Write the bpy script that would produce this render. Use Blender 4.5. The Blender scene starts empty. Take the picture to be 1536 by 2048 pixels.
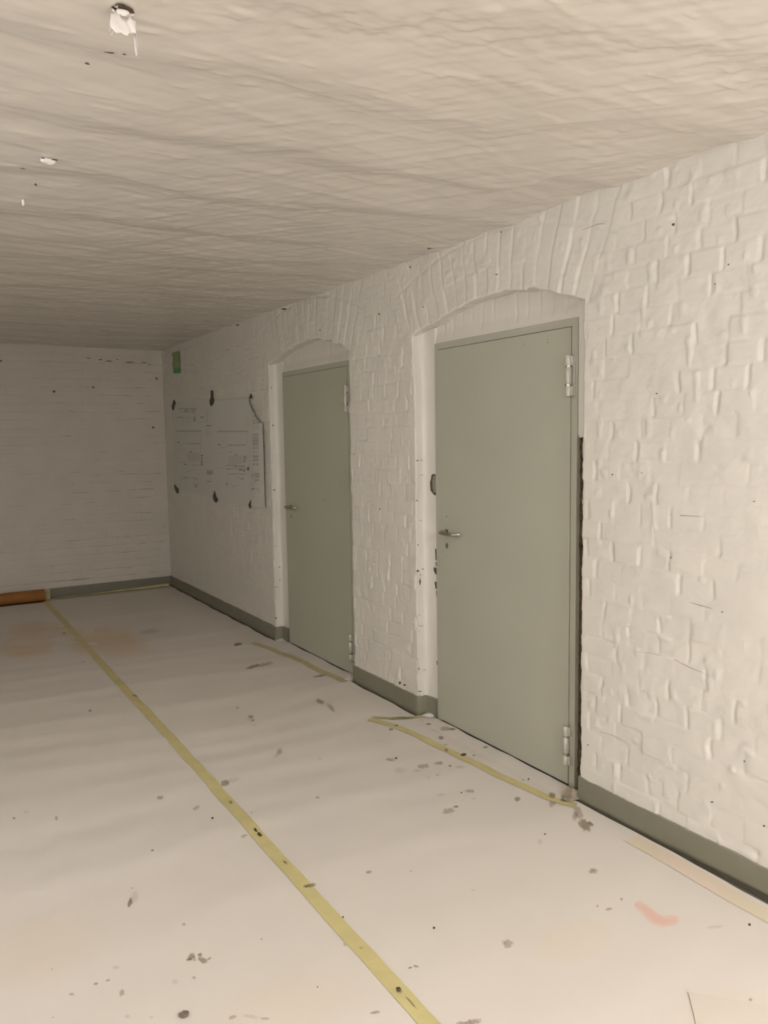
import bpy, bmesh, math, random
import numpy as np
from mathutils import Vector, Matrix

random.seed(7)
COL = bpy.context.scene.collection
scene = bpy.context.scene

# ------------------------------------------------------------------ camera
F_PX, YAW, PITCH, ROLL = 1580.28, 0.544804, -0.095656, -0.015546
CAM = np.array([-2.27916, 0.0, 1.5])
H = 2.386            # ceiling height
L = 8.008            # end wall
BB = 0.106           # baseboard height
fwd = np.array([math.sin(YAW)*math.cos(PITCH), math.cos(YAW)*math.cos(PITCH), math.sin(PITCH)])
rgt0 = np.array([math.cos(YAW), -math.sin(YAW), 0.0])
up0 = np.cross(rgt0, fwd)
rgt = rgt0*math.cos(ROLL) + up0*math.sin(ROLL)
upv = -rgt0*math.sin(ROLL) + up0*math.cos(ROLL)

def at(px, py, axis, val):
    """measured photo point -> point of the place lying in the plane axis=val"""
    d = fwd + (px-768)/F_PX*rgt - (py-1024)/F_PX*upv
    t = (val-CAM[axis])/d[axis]
    return CAM + t*d

# ------------------------------------------------------------------ noise
def _hash(ix, iy, seed):
    h = (ix.astype(np.int64)*374761393 + iy.astype(np.int64)*668265263 + seed*1442695041) & 0xFFFFFFFF
    h = ((h ^ (h >> 13))*1274126177) & 0xFFFFFFFF
    h = (h ^ (h >> 16)) & 0xFFFFFFFF
    return h/4294967295.0

def vn(x, y, seed=0):
    x = np.asarray(x, float); y = np.asarray(y, float)
    x, y = np.broadcast_arrays(x, y)
    ix = np.floor(x); iy = np.floor(y); fx = x-ix; fy = y-iy
    fx = fx*fx*fx*(fx*(fx*6-15)+10); fy = fy*fy*fy*(fy*(fy*6-15)+10)
    a = _hash(ix, iy, seed); b = _hash(ix+1, iy, seed); c = _hash(ix, iy+1, seed); d = _hash(ix+1, iy+1, seed)
    return (a*(1-fx)+b*fx)*(1-fy)+(c*(1-fx)+d*fx)*fy   # 0..1

def fbm(x, y, seed=0, octv=4):
    s = 0; a = 0.5; t = 0
    for o in range(octv):
        s = s + a*(vn(x*2**o+17.3*o, y*2**o-9.1*o, seed+o)-0.5)*2; t += a; a *= 0.5
    return s/t                                            # -1..1

def sst(a, b, x):
    t = np.clip((x-a)/(b-a), 0, 1); return t*t*(3-2*t)

# ------------------------------------------------------------------ mesh builder
class MB:
    def __init__(s): s.v = []; s.n = 0; s.f = []; s.uv = []
    def add(s, verts, faces, mat=0, smooth=False, uv=None):
        """faces: list of index tuples or an (n,4) array; uv: per-vertex"""
        verts = np.asarray(verts, float).reshape(-1, 3)
        arr = isinstance(faces, np.ndarray)
        if arr: s.f.append((faces+s.n, mat, smooth))
        else:
            byk = {}
            for f in faces: byk.setdefault(len(f), []).append(f)
            for k, fs in byk.items(): s.f.append((np.array(fs)+s.n, mat, smooth))
        s.uv.append(np.zeros((len(verts), 2)) if uv is None else np.asarray(uv, float).reshape(-1, 2))
        s.v.append(verts); s.n += len(verts)
    def grid(s, X, Y, Z, mat=0, smooth=True, uv=None, face=None):
        r, c = X.shape
        V = np.stack([X, Y, Z], -1).reshape(-1, 3)
        i = np.arange(r*c).reshape(r, c)
        q = np.stack([i[:-1, :-1], i[:-1, 1:], i[1:, 1:], i[1:, :-1]], -1).reshape(-1, 4)
        if face is not None:
            n = np.cross(V[q[:, 1]]-V[q[:, 0]], V[q[:, 3]]-V[q[:, 0]]).sum(0)
            if n @ np.array(face) < 0: q = q[:, ::-1]
        s.add(V, q, mat, smooth, uv)
    def box(s, lo, hi, mat=0, bev=0.0):
        bm = bmesh.new(); bmesh.ops.create_cube(bm, size=1)
        lo = Vector(lo); hi = Vector(hi)
        for v in bm.verts:
            v.co = Vector([lo[i]+(v.co[i]+.5)*(hi[i]-lo[i]) for i in range(3)])
        if bev > 0:
            bmesh.ops.bevel(bm, geom=bm.edges[:], offset=bev, segments=2, affect='EDGES', profile=.5)
        s.bm(bm, mat, False)
    def bm(s, bm, mat=0, smooth=False):
        bm.verts.index_update()
        s.add([v.co[:] for v in bm.verts], [tuple(v.index for v in f.verts) for f in bm.faces], mat, smooth)
        bm.free()
    def tube(s, path, rad, seg=16, mat=0, caps=True, smooth=True):
        P = [Vector(p) for p in path]; n = len(P)
        if not hasattr(rad, '__len__'): rad = [rad]*n
        T = []
        for i in range(n):
            a = P[max(i-1, 0)]; b = P[min(i+1, n-1)]; T.append((b-a).normalized())
        u = T[0].orthogonal().normalized(); vs = []
        for i in range(n):
            u = (u - T[i]*u.dot(T[i])).normalized(); w = T[i].cross(u)
            for k in range(seg):
                a = 2*math.pi*k/seg
                vs.append((P[i]+(u*math.cos(a)+w*math.sin(a))*rad[i])[:])
        fs = []
        for i in range(n-1):
            for k in range(seg):
                fs.append((i*seg+k, i*seg+(k+1) % seg, (i+1)*seg+(k+1) % seg, (i+1)*seg+k))
        s.add(vs, fs, mat, smooth)
        if caps:
            s.add(vs[:seg], [tuple(range(seg))[::-1]], mat, False)
            s.add(vs[-seg:], [tuple(range(seg))], mat, False)
    def build(s, name, mats, parent=None, **props):
        me = bpy.data.meshes.new(name)
        V = np.concatenate(s.v); UV = np.concatenate(s.uv)
        me.vertices.add(len(V)); me.vertices.foreach_set('co', V.astype(np.float32).ravel())
        loops = np.concatenate([f.ravel() for f, m, sm in s.f]).astype(np.int32)
        tot = np.concatenate([np.full(len(f), f.shape[1]) for f, m, sm in s.f])
        start = np.concatenate([[0], np.cumsum(tot)[:-1]]).astype(np.int32)
        me.loops.add(len(loops)); me.loops.foreach_set('vertex_index', loops)
        me.polygons.add(len(tot)); me.polygons.foreach_set('loop_start', start)
        me.polygons.foreach_set('material_index', np.concatenate([np.full(len(f), m) for f, m, sm in s.f]).astype(np.int32))
        me.polygons.foreach_set('use_smooth', np.concatenate([np.full(len(f), sm) for f, m, sm in s.f]).astype(bool))
        l = me.uv_layers.new(name='UVMap'); l.data.foreach_set('uv', UV[loops].astype(np.float32).ravel())
        me.update(calc_edges=True); me.validate()
        if not isinstance(mats, (list, tuple)): mats = [mats]
        for m in mats: me.materials.append(m)
        o = bpy.data.objects.new(name, me); COL.objects.link(o)
        if parent is not None: o.parent = parent
        for k, v in props.items(): o[k] = v
        return o

def recenter(o, base=True):
    """move a top-level mesh's origin to its base centre"""
    me = o.data; n = len(me.vertices); a = np.zeros(n*3, np.float32); me.vertices.foreach_get('co', a); a = a.reshape(-1, 3)
    c = (a.min(0)+a.max(0))/2
    if base: c[2] = a[:, 2].min()
    me.vertices.foreach_set('co', (a-c).ravel()); me.update(); o.location = c.tolist()
    return o

def empty(name, loc, label, cat=None, kind=None, group=None):
    o = bpy.data.objects.new(name, None); COL.objects.link(o); o.location = loc; o.empty_display_size = .1
    if label: o['label'] = label
    if cat: o['category'] = cat
    if kind: o['kind'] = kind
    if group: o['group'] = group
    return o

def child_of(parent, o):
    """parent built in world coordinates -> keep place"""
    o.parent = parent; o.matrix_parent_inverse = Matrix.Translation(-Vector(parent.location)); return o

# ------------------------------------------------------------------ materials
def mat(name, col, rough=.6, metal=0, var=.0, vscale=6, bump=0, bscale=60, bdist=.001, spec=.5, col2=None, stretch=None, alpha=1, detail=5):
    m = bpy.data.materials.new(name); m.use_nodes = True
    nt = m.node_tree; b = nt.nodes['Principled BSDF']
    b.inputs['Base Color'].default_value = (*col, 1); b.inputs['Roughness'].default_value = rough
    b.inputs['Metallic'].default_value = metal; b.inputs['Specular IOR Level'].default_value = spec
    b.inputs['Alpha'].default_value = alpha
    tc = nt.nodes.new('ShaderNodeTexCoord'); mp = nt.nodes.new('ShaderNodeMapping')
    geo = nt.nodes.new('ShaderNodeNewGeometry'); nt.links.new(geo.outputs['Position'], mp.inputs['Vector'])
    if stretch: mp.inputs['Scale'].default_value = stretch
    if var > 0:
        n = nt.nodes.new('ShaderNodeTexNoise'); n.inputs['Scale'].default_value = vscale; n.inputs['Detail'].default_value = detail
        nt.links.new(mp.outputs[0], n.inputs['Vector'])
        r = nt.nodes.new('ShaderNodeMapRange'); r.inputs['From Min'].default_value = .3; r.inputs['From Max'].default_value = .7
        nt.links.new(n.outputs['Fac'], r.inputs['Value'])
        mx = nt.nodes.new('ShaderNodeMix'); mx.data_type = 'RGBA'
        c2 = col2 if col2 else tuple(c*(1-var) for c in col)
        mx.inputs['A'].default_value = (*col, 1); mx.inputs['B'].default_value = (*c2, 1)
        nt.links.new(r.outputs[0], mx.inputs['Factor']); nt.links.new(mx.outputs['Result'], b.inputs['Base Color'])
    if bump > 0:
        n2 = nt.nodes.new('ShaderNodeTexNoise'); n2.inputs['Scale'].default_value = bscale; n2.inputs['Detail'].default_value = 4
        nt.links.new(mp.outputs[0], n2.inputs['Vector'])
        bp = nt.nodes.new('ShaderNodeBump'); bp.inputs['Strength'].default_value = bump; bp.inputs['Distance'].default_value = bdist
        nt.links.new(n2.outputs['Fac'], bp.inputs['Height']); nt.links.new(bp.outputs[0], b.inputs['Normal'])
    return m

BASES = {}
def stain_mat(name, col, strength, soft=.5, nscale=2.2, thr=.45, base='paper', film=False):
    """the base surface with a stain of its own outline mixed into its colour (UV radius broken up by noise)"""
    m = M[base].copy(); m.name = name; nt = m.node_tree; N = nt.nodes; K = nt.links
    b = N['Principled BSDF']; src = b.inputs['Base Color'].links[0].from_socket
    uv = N.new('ShaderNodeUVMap'); ln = N.new('ShaderNodeVectorMath'); ln.operation = 'LENGTH'
    K.new(uv.outputs[0], ln.inputs[0])
    geo = N.new('ShaderNodeNewGeometry'); sc = N.new('ShaderNodeVectorMath'); sc.operation = 'SCALE'; sc.inputs['Scale'].default_value = 3.1
    K.new(geo.outputs['Position'], sc.inputs[0])
    ad = N.new('ShaderNodeVectorMath'); ad.operation = 'ADD'; K.new(uv.outputs[0], ad.inputs[0]); K.new(sc.outputs[0], ad.inputs[1])
    nz = N.new('ShaderNodeTexNoise'); nz.inputs['Scale'].default_value = nscale; nz.inputs['Detail'].default_value = 5
    nz.inputs['Roughness'].default_value = .6
    K.new(ad.outputs[0], nz.inputs['Vector'])
    a1 = N.new('ShaderNodeMath'); a1.operation = 'MULTIPLY_ADD'; a1.inputs[1].default_value = 1.6; a1.inputs[2].default_value = -.8+thr
    K.new(nz.outputs['Fac'], a1.inputs[0])
    s1 = N.new('ShaderNodeMath'); s1.operation = 'SUBTRACT'; K.new(a1.outputs[0], s1.inputs[0])
    p = N.new('ShaderNodeMath'); p.operation = 'POWER'; K.new(ln.outputs['Value'], p.inputs[0]); p.inputs[1].default_value = 1.5
    K.new(p.outputs[0], s1.inputs[1])
    mr = N.new('ShaderNodeMapRange'); mr.interpolation_type = 'SMOOTHSTEP'
    mr.inputs['From Min'].default_value = -soft*.5; mr.inputs['From Max'].default_value = soft*.5; mr.inputs['To Max'].default_value = strength
    K.new(s1.outputs[0], mr.inputs['Value'])
    rim = N.new('ShaderNodeMapRange'); rim.interpolation_type = 'SMOOTHSTEP'; rim.inputs['From Min'].default_value = .55; rim.inputs['From Max'].default_value = .98
    rim.inputs['To Min'].default_value = 1; rim.inputs['To Max'].default_value = 0
    K.new(ln.outputs['Value'], rim.inputs['Value'])
    mu = N.new('ShaderNodeMath'); mu.operation = 'MULTIPLY'; K.new(mr.outputs[0], mu.inputs[0]); K.new(rim.outputs[0], mu.inputs[1])
    if film:
        K.new(mu.outputs[0], b.inputs['Alpha']); K.remove(b.inputs['Base Color'].links[0]); b.inputs['Base Color'].default_value = (*col, 1); return m
    mx = N.new('ShaderNodeMix'); mx.data_type = 'RGBA'; K.new(mu.outputs[0], mx.inputs['Factor']); K.new(src, mx.inputs['A']); mx.inputs['B'].default_value = (*col, 1)
    K.new(mx.outputs['Result'], b.inputs['Base Color'])
    return m

M = {}
M['wall'] = mat('white_wall_paint', (.805, .772, .695), .42, var=.05, vscale=5, bump=.4, bscale=70, bdist=.0016, spec=.4)
M['ceil'] = mat('ceiling_paint', (.785, .738, .665), .27, var=.04, vscale=7, bump=.35, bscale=34, bdist=.0018, spec=.6, stretch=(.4, 1.7, 1))
M['endwall'] = mat('end_wall_paint', (.76, .705, .625), .55, var=.06, vscale=5, bump=.4, bscale=60, bdist=.0015)
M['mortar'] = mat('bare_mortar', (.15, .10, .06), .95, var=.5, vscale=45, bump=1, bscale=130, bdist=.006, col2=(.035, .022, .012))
M['mortarl'] = mat('grey_bare_plaster', (.36, .34, .29), .95, var=.4, vscale=60, bump=1, bscale=130, bdist=.004)
M['crack'] = mat('bare_brick_crack', (.12, .09, .06), .95, var=.4, vscale=60)
M['hair'] = mat('hairline_shadow_tint', (.44, .40, .34), .9, var=.3, vscale=60)
M['endcrack'] = mat('open_joint_dirt', (.27, .225, .17), .95, var=.4, vscale=40)
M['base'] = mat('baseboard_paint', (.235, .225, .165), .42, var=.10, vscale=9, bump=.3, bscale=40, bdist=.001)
M['foot'] = mat('baseboard_foot_shade', (.125, .105, .072), .8, var=.4, vscale=25)  # brown tone painted in for the shade under the baseboard
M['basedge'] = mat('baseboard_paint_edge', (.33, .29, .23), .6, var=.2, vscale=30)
M['door'] = mat('pebble_grey_door_paint', (.49, .49, .395), .40, var=.035, vscale=3, bump=.12, bscale=260, bdist=.0004, spec=.4)
M['frame'] = mat('pebble_grey_frame_paint', (.50, .495, .405), .38, var=.04, vscale=4, spec=.4)
M['hinge'] = mat('painted_hinge_metal', (.66, .64, .57), .26, metal=.2, var=.12, vscale=60)
M['steel'] = mat('brushed_steel', (.52, .48, .42), .27, metal=1, var=.15, vscale=30, stretch=(1, .2, 1))
M['dark'] = mat('dark_recess', (.035, .028, .018), .8)
M['lock'] = mat('lock_cylinder_metal', (.42, .40, .34), .4, metal=.8)
M['slab'] = mat('grey_floor_slab', (.20, .185, .15), .8, var=.2, vscale=8, bump=.3)
M['paper'] = mat('white_cover_paper', (.785, .724, .645), .62, var=.035, vscale=2.2, bump=.15, bscale=12, bdist=.002, spec=.3)
M['paper2'] = mat('cover_paper_offcut', (.79, .74, .68), .65, var=.04, vscale=4, bump=.25, bscale=25, bdist=.002, spec=.3)
M['tape'] = mat('yellow_masking_tape', (.69, .60, .285), .5, var=.10, vscale=14, bump=.3, bscale=60, bdist=.0008)
M['tape_pale'] = mat('pale_masking_tape', (.62, .545, .285), .55, var=.2, vscale=20, bump=.3, bscale=50, bdist=.001)
M['tape_clear'] = mat('peach_masking_tape', (.80, .665, .54), .5, var=.25, vscale=5, col2=(.77, .69, .50))
M['gaffer'] = mat('dark_gaffer_tape', (.050, .040, .034), .45, var=.3, vscale=40, bump=.4, bscale=80)
M['plan'] = mat('plan_paper', (.74, .72, .66), .6, var=.03, vscale=6)
M['ink'] = mat('plan_ink_light', (.60, .575, .52), .8, var=.15, vscale=60)
M['ink2'] = mat('plan_ink_mid', (.47, .44, .38), .8)
M['ink3'] = mat('plan_ink_dark', (.11, .08, .07), .8)
M['inkr'] = mat('plan_ink_red', (.36, .15, .12), .8)
M['inkp'] = mat('plan_tint_pink', (.68, .62, .575), .8)
M['green'] = mat('green_film', (.33, .44, .18), .5, var=.25, vscale=18)
M['green2'] = mat('green_film_solid', (.10, .38, .09), .5, var=.3, vscale=18)
M['roll'] = mat('orange_brown_paper', (.40, .165, .035), .6, var=.22, vscale=20, stretch=(.3, 1, 1), bump=.2, bscale=40)
M['flake'] = mat('fresh_white_flake', (.90, .86, .83), .4, var=.03, vscale=60)
M['stone'] = mat('grey_brown_stone', (.25, .21, .15), .9, var=.5, vscale=110, bump=.8, bscale=200, bdist=.001)
M['scrap'] = mat('dirty_torn_tape', (.42, .36, .26), .7, var=.4, vscale=30, bump=.5, bscale=70)
M['lamp'] = bpy.data.materials.new('opal_lamp_cover'); M['lamp'].use_nodes = True
_b = M['lamp'].node_tree.nodes['Principled BSDF']
_b.inputs['Base Color'].default_value = (.9, .88, .84, 1)
_b.inputs['Emission Color'].default_value = (1, 1, 1.06, 1); _b.inputs['Emission Strength'].default_value = 21
M['lampcase'] = mat('lamp_case_grey', (.6, .6, .58), .5)

SPEC = {'olive': ((.30, .24, .12), .50, .5, 2.2, .5), 'grey': ((.42, .32, .20), .34, .5, 2.2, .45), 'faint': ((.48, .38, .26), .15, .9, 2.2, .45),
        'brown': ((.34, .24, .16), .40, .5, 2.2, .45), 'dark': ((.09, .07, .045), .92, .25, 2.2, .6), 'pink': ((.80, .42, .31), .60, .9, 2.4, .50),
        'orange': ((.70, .48, .24), .50, 1.0, .7, .65), 'tan': ((.77, .66, .50), .30, 1.2, .7, .7)}
FILM = ('olive', 'grey', 'faint', 'brown', 'dark')
def stain_set(base): return [stain_mat('stain_%s_on_%s' % (k, base), v[0], v[1], v[2], v[3], v[4], base, k in FILM) for k, v in SPEC.items()]
_set = stain_set('paper'); SETS = {b: _set for b in ('paper', 'tape', 'tape_pale')}
S = SPEC

# ------------------------------------------------------------------ room surfaces as height functions
OPEN = [dict(n=2.2516, f=3.4376, fn=2.3413, ff=3.3396, s=0.0), dict(n=4.1377, f=5.3284, fn=4.2274, ff=5.2255, s=1.8896)]
DX = 0.0587          # door frame face
ZT = 1.962           # top of door frames
ARCH_Y = np.array([2.20, 2.2516, 2.353, 2.468, 2.60, 2.73, 2.86, 2.99, 3.10, 3.20, 3.30, 3.38, 3.4376, 3.50])
ARCH_Z = np.array([2.004, 2.012, 2.046, 2.082, 2.109, 2.123, 2.123, 2.113, 2.096, 2.074, 2.051, 2.032, 2.016, 2.010])
def arch(y, k):
    w = (y-OPEN[k]['n'])/(OPEN[k]['f']-OPEN[k]['n'])*(OPEN[0]['f']-OPEN[0]['n'])+OPEN[0]['n']
    return np.interp(w, ARCH_Y, ARCH_Z)

CH = .0775
def wall_h(y, z):
    """height of the painted brickwork towards the room (m)"""
    y = np.asarray(y, float); z = np.asarray(z, float)
    zz = z + .007*fbm(y*1.3, z*1.3, 3, 2) + .0025*fbm(y*9, z*9, 4, 2)
    k = np.floor(zz/CH); fz = zz-k*CH
    db = np.minimum(fz, CH-fz)
    yy = y + .007*fbm(y*7, z*14, 5, 2) + .0035*fbm(y*18, z*30, 7, 2)
    w = .131
    off = _hash(k, k*0, 11)*.262
    q = (yy-off)/w
    j = np.round(q); dv = np.abs(q-j)*w; bi = np.floor(q)
    st = _hash(j, k, 21)
    odd = (np.mod(j, 2) == 1) & (_hash(k, k*0, 13) < .55)
    st = np.where(odd, st*.55, st)
    gv = np.exp(-(dv/(.0042+.0055*_hash(j, k, 23)))**2)*sst(.12, .7, st)*sst(.0, .014, db+.004)*(.45+.75*vn(y*9, z*32, 25))
    gb = np.exp(-(db/.0050)**2)*(.08+.60*sst(.45, .8, vn(y*7, k*3.3, 31)))
    bo = (_hash(bi, k, 41)-.5)*.0042
    # arch zones: bricks on end, radiating
    for o in OPEN:
        ym = (o['n']+o['f'])/2
        r = np.hypot(y-ym, z-.487); th = np.arctan2(y-ym, z-.487) + .006*fbm(y*4, z*9, 51, 2)
        dth = .0785/1.64
        zone = sst(1.62, 1.635, r)*(1-sst(.40, .42, np.abs(th)))
        qa = th/dth; ja = np.round(qa); da = np.abs(qa-ja)*dth*r
        ga = np.exp(-(da/.0070)**2)*(.12+.75*vn(ja*3.7, r*9+ja, 61))
        jr = np.exp(-((r-1.90)/.008)**2)
        gv = gv*(1-zone)+np.maximum(ga, .5*jr)*zone; gb = gb*(1-zone)
        bo = bo*(1-zone)+(_hash(np.floor(qa), np.floor(r*4), 71)-.5)*.005*zone
    plast = (1-sst(1.45, 1.80, y+.25*fbm(y*2, z*2, 81, 3)))*sst(.35, .6, z+.2*fbm(y*2, z*3, 83, 3))*(1-sst(1.25, 1.6, z+.2*fbm(y*2, z*2, 85, 2)))
    keep = 1-.85*plast
    far = 1-.35*sst(4.0, 7.5, y)
    g = np.maximum(gv, gb*.6)*keep*far
    hgt = -(.0060+.0020*sst(2.2, 3.4, y))*g + bo*(1-g)*keep + .0038*fbm(y*3.2, z*3.2, 91, 3) + .0021*fbm(y*20, z*24, 95, 3)
    blob = sst(.80, .93, vn(y*30, z*26, 97))*.0028
    return hgt + blob*keep

_B = [[(0, -110), (300, -70), (560, 10), (750, 68), (870, 42), (960, 62), (1200, 78), (1536, 120)],
      [(0, 66), (100, 92), (250, 126), (400, 148), (500, 162), (560, 176), (700, 206), (800, 232), (870, 250), (1000, 272), (1100, 262), (1300, 240)],
      [(0, 222), (100, 243), (220, 262), (330, 282), (500, 302), (600, 320), (700, 345), (850, 362), (1000, 388), (1100, 360)],
      [(0, 345), (150, 357), (300, 378), (500, 412), (700, 424), (900, 440)],
      [(0, 428), (200, 442), (400, 470), (600, 490), (800, 500)]]
BANDS = []
for _l in _B:
    P_ = np.array([at(a_, b_, 2, H) for a_, b_ in _l]); o_ = np.argsort(P_[:, 0]); BANDS.append((P_[o_, 0], P_[o_, 1]))
def ceil_h(x, y):
    """height of the ceiling surface: boards' edges read as soft steps across the room, trowel strokes over them"""
    x = np.asarray(x, float); y = np.asarray(y, float)
    wob = .012*fbm(x*5, y*4, 203, 2)
    yy = y+wob
    ybs = [np.interp(x, *b_) for b_ in BANDS]
    g0 = ybs[0]; last = ybs[-1]
    d = 0*x
    allb = [g0-.45*k for k in range(22, 0, -1)]+ybs+[last+.40*k+.05*np.sin(3*k+x*1.5) for k in range(1, 13)]
    for i, yb in enumerate(allb):
        wdt = .155
        up = sst(-wdt*.5, wdt*.5, yy-yb)
        nxt = allb[i+1] if i+1 < len(allb) else yb+.45
        fade = 1 if i <= 26 else .6
        dn = np.clip((yy-yb-wdt*.5)/np.maximum(nxt-yb-wdt, .1), 0, 1)
        am = .0180*(.35+.95*vn(x*1.3+i*7.7, i*3.1+0*x, 207))*(1 if i in (23, 24) else .75)
        d = d + am*fade*(up-dn)
    fold = np.abs(fbm(x*1.5+.45*y, y*4.4-x*.7, 211, 3))
    st = fbm(x*4.5+y*2.5, y*27-x*4, 221, 4)*.0022*(.35+1.3*vn(x*2.2, y*3.1, 223))
    diag = fbm((x-y)*3.5, (x+y)*22, 231, 3)*sst(-2.0, -.9, x)*.0030
    bl = sst(.86, .97, vn(x*13, y*60, 241))*.0026
    rough = sst(.22, 0, np.abs(y-np.interp(x, *BANDS[0])-.02))*fbm(x*34, y*50, 243, 2)*.0028
    d = d - .006*np.maximum(0, .2-fold)*2 + .007*fbm(x*2.4, y*3.4, 251, 3) + .0014*fbm(x*13, y*19, 261, 3) + st + diag - bl + rough
    return H + .002 + d

def paper_h(x, y):
    x = np.asarray(x, float); y = np.asarray(y, float)
    u = y + .05*x + .10*fbm(x*.7, y*.5, 301, 2)
    a = .35+.65*sst(1.8, 3.0, y)
    w = .0026*np.sin(u*2*math.pi/.52)*(.4+.9*vn(x*.8, y*.7, 303)) + .0014*np.sin(u*2*math.pi/.23+2*vn(x, y, 305)*3)
    lift = .005*sst(-.12, -.02, x)*sst(2.2, 1.4, y)*(.6+.6*vn(y*2, 1, 307)) + .003*sst(-.05, -.01, x)
    return .0055 + a*w + .0012*fbm(x*3, y*5, 309, 3) + lift

def growing(a, b, s0, s1):
    out = [a]; t = a
    while t < b:
        t += s0+(s1-s0)*(t-a)/(b-a); out.append(min(t, b))
    return np.array(out)

def struct(mb, name, mats, label):
    return mb.build(name, mats, kind='structure', label=label)

# ---- ceiling
mb = MB()
xs = np.concatenate([np.arange(-4.2, -2.6, .06), growing(-2.6, 0.06, .009, .009)])
ys = np.concatenate([np.arange(-7.0, .85, .06), growing(.85, L+.05, .0058, .017)])
Xg, Yg = np.meshgrid(xs, ys)
mb.grid(Xg, Yg, ceil_h(Xg, Yg), 0, True, face=(0, 0, -1))
# bare slits in the ceiling skin
for (px, py, w, h) in [(219, 109, 22, 2.6), (249, 111, 9, 2), (175, 140, 9, 3), (72, 376, 5, 4), (46, 340, 10, 2), (860, 497, 12, 2)]:
    c = at(px, py, 2, H); a = at(px-w/2, py-1, 2, H)-c; b = at(px, py+h/2, 2, H)-c
    pts = []
    for k in range(12):
        t = 2*math.pi*k/12; q = c+a*math.cos(t)*(1+.2*random.uniform(-1, 1))+b*math.sin(t)*(1+.3*random.uniform(-1, 1))
        pts.append((q[0], q[1], float(ceil_h(q[0], q[1]))-.0015))
    mb.add(pts, [tuple(range(12))], 1)
struct(mb, 'ceiling', [M['ceil'], M['crack']], 'low lumpy white-painted plaster ceiling with faint board ridges')

# ---- right wall with two arched door niches
def edge_jit(z, k, side):
    base = .0035*fbm(z*9, k*3.1+side, 401, 3)+.0015*fbm(z*40, k+side*2.2, 405, 2)
    if side == 1 and k == 0: base = base + .012*sst(1.75, 2.0, z) - .004*np.exp(-((z-1.35)/.3)**2)
    if side == 0 and k == 0: base = base - .006*np.abs(fbm(z*17, 2.2, 409, 3))*(1-sst(1.35, 1.6, z)) + .003
    return base

def arch_jag(Y, k):
    q = Y/.078+.3*k; b = np.floor(q); f = q-b; e = sst(0, .22, f)
    st_ = (_hash(b-1, b*0+k, 427)*(1-e)+_hash(b, b*0+k, 427)*e-.5)*.012
    return st_+.0045*fbm(Y*22, k*2.0, 421, 3)

def rounded(s):   # rounding of the wall face at distance s from an arris
    return .006*np.clip(1-s/.010, 0, 1)**2

mb = MB()
zrow = np.concatenate([np.arange(-.02, H+.03, .0062)])
def pier(y0, y1, e0, e1, s0, s1):
    """e0/e1: (k, side) of a niche arris at that end or None"""
    yc = growing(y0, y1, s0, s1)
    for e, b in ((e0, y0), (e1, y1)):
        if e is not None:
            extra = np.array([.002, .004, .006, .008])
            yc = np.concatenate([yc, b+extra if b == y0 else b-extra])
    yc = np.unique(np.round(yc, 5))
    Y, Z = np.meshgrid(yc, zrow); X = -wall_h(Y, Z)
    Yo = Y.copy()
    for e, b in ((e0, y0), (e1, y1)):
        if e is not None:
            s = np.abs(Y-b); fall = 1-sst(0, .03, s)
            Yo = Yo + edge_jit(Z, *e)*fall
            X = X + rounded(s) * 1.0
    mb.grid(X, Yo, Z, 0, True, face=(-1, 0, 0))
pier(-7.0, 1.30, None, None, .05, .05)
pier(1.30, OPEN[0]['n'], None, (0, 0), .0055, .0065)
pier(OPEN[0]['f'], OPEN[1]['n'], (0, 1), (1, 0), .0055, .0065)
pier(OPEN[1]['f'], L+.03, (1, 1), None, .008, .014)
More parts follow.
